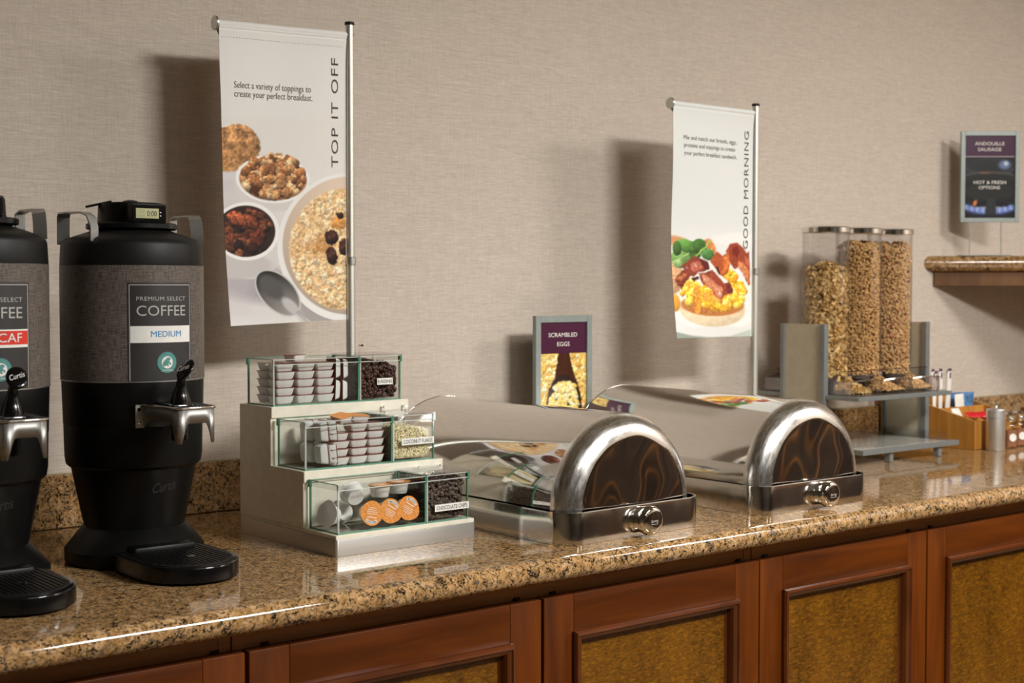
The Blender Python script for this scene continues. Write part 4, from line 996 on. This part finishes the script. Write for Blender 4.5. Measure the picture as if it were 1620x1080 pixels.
def paint_two():
    # raster: photo px (1050..1190, 150..535) at 2 units per px
    P = Paint(280, 780, (222, 224, 220)); o = lambda x, y: ((x / 6. + 1030 - 1050) * 2, (y / 6. + 380 - 150) * 2)   # crop6 coords -> raster
    def E(x, y, rx, ry, col, rot=0, soft=1.2, shade=0., **k): a, b = o(x, y); P.ell(a, b, rx / 3., ry / 3., col, rot, soft, shade, **k)
    def PL(pts, col, soft=1, alpha=1.): P.poly([o(*p) for p in pts], col, soft, alpha)
    P.put(np.clip((P.y - 400) / 60, 0, 1) * .5, (232, 232, 228))
    E(800, -20, 260, 60, (236, 234, 230), 0, 12); E(230, 0, 120, 50, (214, 150, 104), .3, 8); E(520, 60, 60, 90, (222, 140, 84), -.3, 5)
    # plate
    E(560, 560, 520, 330, (226, 226, 222), 0, 4); E(560, 520, 500, 320, (236, 234, 228), 0, 5); E(560, 840, 420, 50, (222, 222, 218), 0, 8)
    # far muffin half and orange peel
    E(150, 330, 110, 160, (222, 172, 128), 0, 5, .2); E(170, 570, 46, 80, (238, 166, 60), 0, 3, .2)
    # spinach
    for x, y, rx, ry, c, r in ((330, 90, 110, 100, (84, 128, 60), .3), (250, 150, 90, 95, (126, 166, 92), -.4), (420, 40, 70, 70, (66, 108, 48), .2), (500, 120, 60, 55, (88, 140, 74), 0), (300, 40, 90, 60, (98, 148, 70), .6), (215, 60, 40, 70, (72, 110, 52), 0), (220, 200, 50, 40, (150, 182, 118), .3)):
        E(x, y, rx, ry, c, r, 2, .4)
    PL([(380, 130), (540, -20), (548, -10), (396, 142)], (158, 196, 92)); PL([(200, 170), (330, 100), (332, 106), (204, 178)], (176, 204, 140), 0)
    # bacon at the back
    PL([(680, 90), (720, 20), (790, 10), (850, 60), (880, 110), (905, 90), (908, 400), (890, 410), (850, 330), (800, 240), (760, 255), (725, 215), (700, 150)], (156, 70, 46), 2)
    PL([(790, 180), (860, 210), (900, 280), (900, 400), (860, 330), (800, 240)], (214, 134, 86), 2); PL([(740, 60), (790, 40), (820, 100), (780, 160), (750, 120)], (128, 44, 34), 2); PL([(860, 130), (905, 180), (905, 250), (870, 200)], (196, 108, 84), 2)
    # muffin
    E(530, 640, 318, 150, (226, 192, 146), .02, 3); E(530, 655, 308, 138, (240, 218, 182), .02, 4, .12); E(530, 590, 310, 105, (186, 120, 64), .02, 4)
    n = fbm(780, 280, 10, 21); m = P.emask(*o(530, 640), 318 / 3, 150 / 3, .02, 3); P.c[m[0]] *= (1 + m[1] * (n[m[0]] - .5) * .14)[..., None]
    # eggs
    Y_ = [(250, 200, 64), (244, 180, 44), (252, 214, 96), (248, 170, 58), (254, 222, 120), (240, 164, 40)]
    for cx, cy, rx, ry, nn, sd in ((330, 470, 90, 110, 60, 1), (520, 520, 130, 110, 80, 2), (760, 470, 95, 130, 70, 3), (620, 560, 110, 80, 50, 4), (720, 320, 60, 50, 20, 5)):
        P_cx, P_cy = o(cx, cy); blobs(P, nn, (P_cx, P_cy, rx / 3, ry / 3), 5, 13, Y_, sd + 30, .3, .6)
    PL([(350, 420), (400, 400), (410, 560), (395, 670), (360, 680), (345, 640), (370, 560)], (240, 158, 62), 2); PL([(430, 480), (560, 460), (640, 530), (560, 570), (440, 540)], (246, 160, 62), 3, .75)
    # bacon on top
    PL([(520, 180), (590, 90), (640, 130), (690, 110), (715, 80), (722, 180), (690, 300), (640, 325), (600, 300), (560, 230)], (178, 86, 48), 2); PL([(640, 150), (700, 100), (715, 190), (660, 300), (620, 290), (660, 220)], (214, 118, 56), 2); PL([(570, 235), (600, 225), (615, 310), (590, 290)], (58, 24, 18), 1)
    PL([(250, 220), (330, 170), (360, 140), (420, 150), (500, 190), (520, 250), (470, 275), (400, 290), (350, 330), (290, 300)], (140, 62, 48), 2); PL([(330, 200), (420, 170), (450, 240), (380, 290), (340, 270)], (186, 104, 84), 3); PL([(420, 160), (500, 190), (515, 250), (470, 270), (440, 220)], (98, 36, 30), 2)
    PL([(185, 350), (260, 260), (330, 290), (320, 340), (270, 380), (240, 440), (205, 410)], (132, 58, 40), 2); PL([(200, 345), (260, 290), (300, 300), (240, 370)], (190, 110, 74), 2); PL([(215, 405), (262, 390), (240, 440)], (84, 34, 28), 1)
    PL([(400, 295), (470, 290), (540, 260), (600, 320), (650, 390), (700, 380), (740, 440), (720, 490), (650, 500), (610, 540), (560, 500), (530, 440), (440, 400)], (146, 68, 46), 2)
    PL([(420, 300), (480, 310), (560, 380), (640, 430), (620, 520), (590, 530), (560, 460), (470, 410)], (204, 130, 96), 3); PL([(520, 290), (590, 330), (680, 420), (640, 440), (560, 380)], (158, 70, 50), 2); PL([(660, 400), (710, 380), (738, 450), (690, 490)], (120, 46, 44), 2); PL([(330, 340), (400, 320), (410, 345), (360, 375)], (74, 32, 24), 1)
    for x, y, r in ((460, 350, 14), (610, 480, 16), (380, 220, 12), (585, 445, 10), (680, 150, 8), (300, 240, 8)): E(x, y, r * 1.6, r * .7, (240, 206, 186), .8, 2, alpha=.7)
    a_, b_ = o(520, 330); P.rough(P.emask_full(a_, b_, 128, 118, 0, 12), 2.4, 12, .30, 5, 90)
    # greenish cloth at the very bottom and the plate lip
    PL([(140, 835), (300, 872), (500, 890), (700, 880), (900, 820), (900, 960), (140, 960)], (188, 196, 186), 2); PL([(140, 840), (300, 878), (420, 892), (140, 930)], (150, 162, 148), 3)
    return P
P2 = paint_two()
quad2 = ((1059, 160), (1193, 178), (1181, 527), (1056, 530))
banner('banner_stand', 'GOOD MORNING banner with an egg and bacon muffin behind the chafing dish', 2.530, 2.25, .8355, None, quad2, P2, lambda P, X, Y: P.sample((X - 1050) * 2, (Y - 150) * 2),
       {'collar': .4608, 'pole': .852, 'sag': -.006, 'res': (130, 360), 'stitch': 0,
        'lines': [(.455, .152, .176, .0125, 'Mix and match our breads, eggs,', 0), (.448, .184, .170, .0125, 'proteins and toppings to create', 0), (.46, .217, .176, .0125, 'your perfect breakfast sandwich.', 0), (.915, .355, .272, .0155, 'GOOD MORNING', PI / 2)]},
       None, .526, .266, lambda s, t: .014 * (1 - s) ** 2 * t ** 3 + .004 * np.sin(2.4 * PI * t) * (1 - s) + .002 * np.sin(6 * s) * t, .0)

# ------------------------------------------------------------------ framed counter signs
def framed_sign(name, label, loc, rz, w, z0, z1, raster, res, header_frac, texts, fw, legs, depth=.012):
    t = thing(name, label, 'sign', loc, rz, 'framed food signs')
    box('frame_side', 0, fw, 0, depth, z0, z1, SIGNGREY, t, .0008); box('frame_side', w - fw, w, 0, depth, z0, z1, SIGNGREY, t, .0008)
    box('frame_rail', fw, w - fw, 0.0004, depth, z1 - fw, z1, SIGNGREY, t, .0006); box('frame_rail', fw, w - fw, .0004, depth, z0, z0 + fw, SIGNGREY, t, .0006)
    box('backing', fw * .8, w - fw * .8, .006, depth - .0005, z0 + fw * .8, z1 - fw * .8, BLACKM, t)
    x0, x1, a0, a1 = fw, w - fw, z0 + fw, z1 - fw
    me, s_, t_ = grid_mesh('printed_card', lambda s, q: (x0 + s * (x1 - x0), s * 0 + .0045, a1 - q * (a1 - a0)), *res); set_cols(me, raster.sample(s_ * (raster.w - 1), t_ * (raster.h - 1)))
    c = link('printed_card', me, PRINTG, t)
    for txt, ss, tt, wd, hh in texts:
        text_obj('lettering', txt, lambda a, b, ss=ss, tt=tt: (x0 + ss * (x1 - x0) + a, .0040, a1 - tt * (a1 - a0) + b), INKWH, c, wd, hh, bold=.002)
    if legs:
        zf = legs[2]
        for lx in legs[:2]: tube('leg', [(lx, .006, zf + .002), (lx, .006, z0 + .002)], .0022, SATIN, t, 8)
        box('foot_plate', legs[0] - .03, legs[1] + .03, -.012, .03, zf, zf + .0025, SATIN, t, .0005)
    return t
def paint_eggs():
    P = Paint(146, 272, (76, 32, 58)); n = fbm(272, 146, 20, 31, 5, .65)
    hb = 86
    E_ = [(240, 204, 120), (250, 228, 164), (232, 184, 92), (252, 236, 190), (224, 170, 78), (246, 214, 130)]
    m = (P.y > hb).astype(float); P.put(m, (232, 192, 112)); cl = m
    blobs(P, 420, (73, 180, 84, 110), 4, 9, E_, 41, .3, .6, cl)
    # wooden spoon
    P.poly([(57, hb), (92, hb), (97, 110), (104, 136), (120, 176), (130, 215), (133, 272), (13, 272), (16, 236), (28, 196), (46, 150), (53, 116)], (66, 34, 20), 1, tex=.8 + .5 * n)
    P.ell(74, 222, 52, 76, (48, 24, 15), 0, 3); P.ell(74, 200, 40, 50, (40, 20, 13), 0, 5)
    cl = np.ones((272, 146)); blobs(P, 260, (74, 232, 44, 62), 4, 9, [(250, 226, 156), (255, 240, 196), (244, 206, 112), (248, 216, 132), (255, 236, 180)], 43, .28, .6, cl); blobs(P, 60, (76, 180, 34, 14), 4, 8, [(250, 226, 156), (255, 240, 196), (244, 206, 112)], 44, .28)
    P.rough((P.y > hb + 2).astype(float), 1.6, 7, .22, 4, 96)
    return P
PE = paint_eggs()
def egg_sign():
    t = framed_sign('counter_sign', 'grey framed SCRAMBLED EGGS sign behind the nearer chafing dish', (1.9556, 2.36, .0003), 0, .1632, .118, .3625, PE, (80, 140), .3, [('SCRAMBLED', .49, .128, .083, .0092), ('EGGS', .50, .222, .036, .0092)], .0148, (.045, .118, .0))
    return t
egg_sign()
def paint_sausage():
    P = Paint(150, 250, (70, 34, 62)); P.put((P.y > 64).astype(float), (34, 32, 34)); P.put(((P.y > 62) & (P.y < 65)).astype(float), (196, 186, 188))
    P.ell(75, 96, 76, 28, (58, 58, 62), 0, 3); P.ell(75, 90, 74, 20, (40, 40, 44), 0, 3); P.ell(118, 88, 18, 14, (110, 128, 168), 0, 8, alpha=.9); P.ell(122, 84, 7, 7, (190, 200, 224), 0, 4)
    P.ell(75, 122, 78, 14, (74, 72, 72), 0, 2); P.ell(75, 128, 78, 13, (38, 38, 38), 0, 2); P.ell(60, 112, 16, 3, (120, 84, 66), 0, 2)
    P.ell(75, 170, 74, 28, (44, 44, 44), 0, 3)
    P.ell(75, 218, 76, 22, (84, 100, 160), 0, 6); P.ell(75, 212, 66, 18, (30, 30, 38), 0, 4); P.ell(75, 222, 56, 8, (150, 150, 160), 0, 3)
    for i in range(26): a = i / 25; x = 6 + a * 138; P.ell(x, 216 + 12 * math.sin(a * PI) + 2 * math.sin(i * 2.1), 4.5, 8, (120, 146, 220) if i % 3 else (178, 196, 240), 0, 2, alpha=.8)
    P.ell(31, 204, 5, 10, (230, 130, 70), .4, 3); P.poly([(66, 190), (92, 190), (96, 250), (60, 250)], (52, 54, 60), 2); P.ell(75, 246, 70, 8, (38, 40, 48), 0, 3)
    return P
PS = paint_sausage()
rzs = math.radians(-38.7)
framed_sign('counter_sign', 'light grey framed ANDOUILLE SAUSAGE sign on two legs, on the corner shelf', (3.5725, 2.397, 0), rzs, .169, .6115, .8722, PS, (80, 130), .25, [('ANDOUILLE', .49, .096, .085, .0098), ('SAUSAGE', .49, .166, .068, .0098), ('HOT & FRESH', .50, .567, .093, .0092), ('OPTIONS', .49, .630, .061, .0092)], .0125, (.0295, .120, .5158))

# corner shelf of granite on a wooden apron
def shelf():
    z1, z0 = .5150, .4700; r = (z1 - z0) / 2; L = 1.18
    t = thing('corner_shelf', 'granite corner shelf with wooden apron above the condiments', 'shelf', (3.486, 2.4575, 0), -PI / 4)
    # local: x along the front edge, y into the corner ; front edge bullnose
    prof = [(0.0 + r - r * math.sin(PI * i / 14), z0 + r + r * math.cos(PI * i / 14)) for i in range(15)]
    bm = bmesh.new()
    A = [bm.verts.new((y if False else y * 1.0 + 0.0, y, z)) for y, z in prof]; Bv = [bm.verts.new((L - y, y, z)) for y, z in prof]
    for i in range(14): bm.faces.new((A[i], A[i + 1], Bv[i + 1], Bv[i]))
    c = L / 2
    k1, k0 = bm.verts.new((c, c - .004, z1)), bm.verts.new((c, c - .004, z0))
    bm.faces.new((A[0], Bv[0], k1)); bm.faces.new((Bv[14], A[14], k0))
    bm.faces.new([A[i] for i in range(14, -1, -1)] + [k1, k0]); bm.faces.new([Bv[i] for i in range(15)] + [k0, k1])
    fin('granite_slab', bm, GRAN2, t, True)
    bm = bmesh.new(); pts = [(.034, .026), (L - .034, .026), (L / 2, L / 2 - .012)]
    lo = [bm.verts.new((x, y, .4295)) for x, y in pts]; hi = [bm.verts.new((x, y, .4702)) for x, y in pts]
    bm.faces.new(lo); bm.faces.new(hi[::-1])
    for i in range(3): bm.faces.new((lo[i], lo[(i + 1) % 3], hi[(i + 1) % 3], hi[i]))
    fin('wood_apron', bm, APRON, t)
shelf()

# ------------------------------------------------------------------ cereal dispenser
DX0, DX1, DYC = 2.728, 3.137, 2.264
ds = thing('cereal_dispenser_rack', 'two-level grey metal cereal dispenser rack with clear catch tray', 'dispenser rack', (0, 0, 0))
for x in (DX0, DX1):
    box('end_panel', x - .003, x + .003, 2.212, 2.323, .0375, .335, BEIGE, ds)
    for y0, y1 in ((2.1965, 2.2125), (2.3225, 2.3345)): box('end_post', x - .008, x + .008, y0, y1, .0375, .3355, GREYMETAL, ds, .001)
for z0, z1, x0, x1, nm in ((.1545, .1645, DX0 - .002, 3.10, 'upper_shelf'), (.0255, .0375, 2.744, 3.133, 'lower_shelf')):
    y0, y1 = 2.098, 2.428
    f = box(nm, x0, x1, y0, y0 + .014, z0, z1, GREYMETAL, ds, .0008)
    box('shelf_frame', x0, x0 + .014, y0 + .0142, y1, z0, z1, GREYMETAL, f, .0006); box('shelf_frame', x1 - .014, x1, y0 + .0142, y1, z0, z1, GREYMETAL, f, .0006)
    box('shelf_frame', x0 + .0142, x1 - .0142, y1 - .014, y1, z0, z1, GREYMETAL, f, .0006)
    if nm == 'lower_shelf':
        for i in range(11): box('slat', x0 + .0145, x1 - .0145, y0 + .022 + i * .0275, y0 + .042 + i * .0275, z1 - .005, z1 - .002, PAPER, f)
        box('clear_cover', x0 + .012, x1 - .012, y0 + .012, y1 - .012, z1 + .0004, z1 + .0024, GLASS, f)
        box('clear_lip', x1 - .006, x1 - .004, y0 + .035, y1 - .02, z1, z1 + .019, GLASSP, f)
    else: box('shelf_plate', x0 + .0142, x1 - .0142, y0 + .0142, y1 - .0142, z0 + .002, z1 - .002, GREYMETAL, f)
for x in (2.8655, 3.064):
    for y in (2.114, 2.405): box('foot', x - .007, x + .007, y - .008, y + .008, .0004, .0256, GREYMETAL, ds, .001)
# clear catch tray on the upper shelf
zt = .1648
tr = box('catch_tray', 2.738, 3.092, 2.112, 2.416, zt, zt + .0025, TUBE, ds)
def tray_wall(y, sgn):
    pts = []
    for i in range(61):
        f = i / 60; x = 2.738 + .354 * f; pts.append((x, y - sgn * .012 * abs(math.sin(3 * PI * f)), zt + .034 + .004 * (abs(math.sin(3 * PI * f)))))
    V = []; F = []
    for x, yy, z in pts: V += [(x, yy, zt + .0025), (x, yy, z), (x, yy + .0022, z), (x, yy + .0022, zt + .0025)]
    for i in range(60):
        for k in range(4): F.append((i * 4 + k, i * 4 + (k + 1) % 4, i * 4 + 4 + (k + 1) % 4, i * 4 + 4 + k))
    F += [(0, 1, 2, 3), (243, 242, 241, 240)]
    link('tray_front', mesh('tray_front', V, F), TUBE, tr)
    tube('tray_rim', [(x, yy + .001, z) for x, yy, z in pts], .0022, EDGEP, tr, 6)
tray_wall(2.128, 1); tray_wall(2.398, -1)
for x in (2.738, 2.856, 2.974, 3.090): box('tray_divider', x, x + .003, 2.13, 2.40, zt + .0025, zt + .034, EDGEP, tr)
for y in (2.165, 2.362): box('tray_rail', 2.742, 3.088, y, y + .002, zt + .034, zt + .058, TUBE, tr)
for y in (2.165, 2.362):
    box('tray_edge', 2.742, 3.088, y - .001, y + .003, zt + .056, zt + .059, EDGEP, tr)
def canister(cx, label, food, mat, ztop, kinds, extra, clabel):
    t = thing('cereal_canister', label, 'canister', (cx, DYC, 0), 0, 'clear cereal canisters'); R = .0575
    lathe('tube', [(R, .232), (R, .562)], TUBE, t, 48, closed=False); lathe('tube_inner', [(R - .002, .232), (R - .002, .562)], TUBE, t, 48, closed=False)
    lathe('lid', [(R + .0015, .5585), (R + .003, .5595), (R + .003, .5705), (R + .0015, .5725), (.03, .5775), (.004, .579)], CHROME2, t, 48)
    lathe('outlet', [(.040, .176), (.046, .178), (R - .004, .232)], TUBE, t, 32)
    tps = [template(kinds) for _ in range(8)]; items = []
    r = R - .008; n = {'flake': 2300, 'cluster': 4200}[kinds]
    V = []; F = []; m = 28
    for k, (rr, z) in enumerate(((r - .004, .21), (r - .004, ztop - .012), (.001, ztop - .006))):
        for i in range(m): V.append((cx + rr * math.cos(2 * PI * i / m), DYC + rr * math.sin(2 * PI * i / m), z))
    for k in range(2):
        for i in range(m): F.append((k * m + i, k * m + (i + 1) % m, k * m + m + (i + 1) % m, k * m + m + i))
    items.append((V, F, 0))
    for i in range(n):
        a = random.uniform(PI * .8, 2 * PI + .6) if random.random() < .93 else random.uniform(0, 2 * PI)
        zt_ = ztop + .009 * math.sin(2 * a + cx * 9)
        if random.random() < .9: z = random.uniform(.205, zt_); rr = r + random.uniform(-.003, .0015)
        else: rr = r * math.sqrt(random.random()); z = zt_ + random.uniform(-.006, .003)
        items.append(inst(random.choice(tps), (cx + rr * math.cos(a), DYC + rr * math.sin(a), z), 1 if extra and random.random() < extra else (2 if random.random() < .06 else 0), random.uniform(.75, 1.15)))
    # spill in the catch tray
    for i in range(n // 9):
        x = cx + random.gauss(-.004, .018); y = random.uniform(2.142, 2.205); z = zt + .006 + max(0, (.040 - abs(x - cx) * .7)) * (y - 2.135) / .07 * random.uniform(.4, 1)
        x = min(max(x, 2.75), 3.078); items.append(inst(random.choice(tps), (x, y, z), 0, random.uniform(.8, 1.1)))
    heap(food, clabel, 'cereal', items, mat, mats=[mat, BERRY, CHOCB])
CHOCB = plain('toasted_bits', S(104, 66, 34), .6)
canister(2.806, 'clear cereal canister of pale flakes, nearest of the three', 'corn_flakes', FLAKE, .474, 'flake', 0, 'pale golden flakes in the nearest cereal canister')
canister(2.9345, 'clear cereal canister of brown granola, middle of the three', 'granola', GRANOLA, .530, 'cluster', 0, 'toasted brown granola in the middle cereal canister')
canister(3.0625, 'clear cereal canister of berry granola, farthest of the three', 'berry_granola', BRAN, .530, 'cluster', .012, 'tan granola with red berries in the farthest cereal canister')

# ------------------------------------------------------------------ condiments at the right
BX, BY, BW = 3.251, 2.131, .216
bo = thing('bamboo_organizer', 'sloped bamboo condiment organizer beside the cereal rack', 'organizer', (BX, BY, .0004))
def side(x0):
    bm = bmesh.new(); prof = [(0, 0), (0, .0745), (.16, .1135), (.295, .146), (.295, 0)]
    a = [bm.verts.new((x0, y, z)) for y, z in prof]; b = [bm.verts.new((x0 + .008, y, z)) for y, z in prof]; bm.faces.new(a); bm.faces.new(b[::-1])
    for i in range(5): bm.faces.new((a[i], a[(i + 1) % 5], b[(i + 1) % 5], b[i]))
    fin('side_panel', bm, BAMBOO, bo)
side(0); side(BW - .008)
box('front_panel', .008, BW - .008, 0.0, .008, 0, .0735, BAMBOO, bo, .001); box('back_panel', .008, BW - .008, .287, .295, 0, .146, BAMBOO, bo)
box('bottom_panel', .008, BW - .008, .008, .287, .0, .006, BAMBOO, bo); box('divider', .008, BW - .008, .106, .112, .006, .1015, BAMBOO, bo, .0008); box('divider', .008, BW - .008, .2, .206, .006, .122, BAMBOO, bo)
def sachet_mesh(name, w, h, th=.004):
    V = []; F = []; nu, nv = 6, 8
    for sd in (1, -1):
        for j in range(nv + 1):
            for i in range(nu + 1):
                a, b = i / nu, j / nv; e = min(1, 5 * min(a, 1 - a)) * min(1, 7 * min(b, 1 - b)); V.append(((a - .5) * w, sd * th / 2 * e, b * h))
    k = (nu + 1) * (nv + 1)
    for sd in (0, 1):
        for j in range(nv):
            for i in range(nu): q = sd * k + j * (nu + 1) + i; F.append((q, q + 1, q + nu + 2, q + nu + 1))
    return mesh(name, V, F, True, 60)
STICK = sachet_mesh('body', .0165, .118, .006); SACH = sachet_mesh('body', .05, .062, .006)
def sachet(name, label, cat, me, mat, x, y, z, rz=0, tilt=0., roll=0., group=None, deco=None):
    t = thing(name, label, cat, (BX + x, BY + y, z), 0, group); t.rotation_euler = (tilt, roll, rz)
    m_ = me.copy(); m_.materials.clear(); m_.materials.append(mat); link('packet_body', m_, None, t)
    if deco == 'top':
        box('printed_end', -.0064, .0064, -.0012, .0012, .110, .1185, PURPLE, t); box('printed_mark', -.0025, .0025, -.0036, -.003, .092, .108, PURPLE, t)
    if deco == 'label':
        box('printed_band', -.021, .021, -.0040, -.003, .006, .022, INKRED, t)
    return t
for i, (x, nm) in enumerate(((.018, 'leftmost'), (.031, 'second from the left'), (.044, 'third from the left'), (.062, 'third from the right'), (.076, 'second from the right'), (.089, 'rightmost'))):
    sachet('stick_packet', 'tall white stick packet with purple tip in the bamboo organizer, %s' % nm, 'packet', STICK, PAPER, x, .135 + (.012 if i % 2 else 0), .075 + (.012 if i % 2 == 0 else .006), random.uniform(-.3, .3), random.uniform(-.06, .06), 0, 'stick packets in the bamboo organizer', 'top')
sachet('sweetener_packet', 'white sweetener packet with a red band in the bamboo organizer', 'packet', SACH, PAPER, .122, .124, .072, .1, -.1, 0, 'packets in the bamboo organizer', 'label')
for i, (x, y, nm) in enumerate(((.135, .150, 'behind the white packet'), (.165, .140, 'left of the pair by the side'), (.182, .150, 'right of the pair by the side'))):
    sachet('sweetener_packet', 'blue sweetener packet in the bamboo organizer, %s' % nm, 'packet', SACH, BLUE, x, y, .074, random.uniform(-.3, .3), random.uniform(-.1, .1), 0, 'packets in the bamboo organizer')
REDS = sachet_mesh('body', .042, .03, .008)
for i, (x, y, z, rz, nm) in enumerate(((.06, .065, .072, .3, 'leftmost'), (.085, .05, .078, -.2, 'second from the left'), (.108, .06, .075, .5, 'middle'), (.130, .05, .076, -.4, 'second from the right'), (.150, .06, .070, .2, 'rightmost'))):
    sachet('jelly_packet', 'shiny red packet in the front bamboo compartment, %s' % nm, 'packet', REDS, REDP, x, y, z, rz, -1.2, 0, 'red packets in the bamboo organizer')
sachet('tea_bag', 'small white and green packet beside the red ones in the bamboo organizer', 'packet', REDS, PAPER, .036, .07, .076, .1, -.5, 0, 'packets in the bamboo organizer')
g = thing('pepper_grinder', 'brushed steel pepper grinder in front of the bamboo organizer', 'grinder', (3.292, 2.096, .0004))
lathe('body', [(.0232, 0), (.0238, .002), (.0238, .0845), (.0225, .0855)], BRUSH, g, 36); lathe('cap', [(.0225, .0855), (.0245, .0862), (.0245, .1055), (.0225, .108), (.006, .1105)], BRUSH, g, 36)
lathe('crown_knob', [(.0045, .1095), (.0032, .113), (.0052, .118), (.0052, .121), (.003, .124)], CHROME2, g, 18)
def shaker(x, y, label):
    t = thing('spice_shaker', label, 'shaker', (x, y, .0004), math.radians(-25), 'glass spice shakers')
    fin('glass_jar', prism_bm(rrect(-.0165, .0165, -.0165, .0165, .006, 4), 0, .064, .008, 3), GLASSP, t, True)
    fin('spice_fill', prism_bm(rrect(-.0148, .0148, -.0148, .0148, .005, 4), .003, .047), CINN, t)
    lathe('neck', [(.0135, .06), (.0125, .068), (.0125, .072)], GLASSP, t, 24)
    lathe('cap', [(.0145, .069), (.0152, .07), (.0152, .077), (.0138, .0785), (.0152, .0805), (.0152, .089), (.012, .0925), (.005, .094)], CHROME2, t, 24)
    lathe('round_label', [(.0105, 0), (.0103, .0004)], LABELW, t, 24, loc=(0, -.0166, .028), rot=(PI / 2, 0, 0))
shaker(3.375, 2.108, 'glass cinnamon shaker with white round label beside the pepper grinder')
shaker(3.436, 2.118, 'glass cinnamon shaker with white round label, farther from the grinder')
bx = thing('wooden_caddy', 'reddish brown wooden caddy cut by the right edge', 'caddy', (3.478, 2.095, .0004))
for nm, a in (('side_panel', (0, .007, 0, .045, 0, .1)), ('side_panel', (.113, .12, 0, .045, 0, .1)), ('end_panel', (.0072, .1128, 0, .007, 0, .1)), ('end_panel', (.0072, .1128, .038, .045, 0, .1)), ('bottom_panel', (.0072, .1128, .0072, .0378, 0, .006))): box(nm, *a, APRON, bx, .0008)
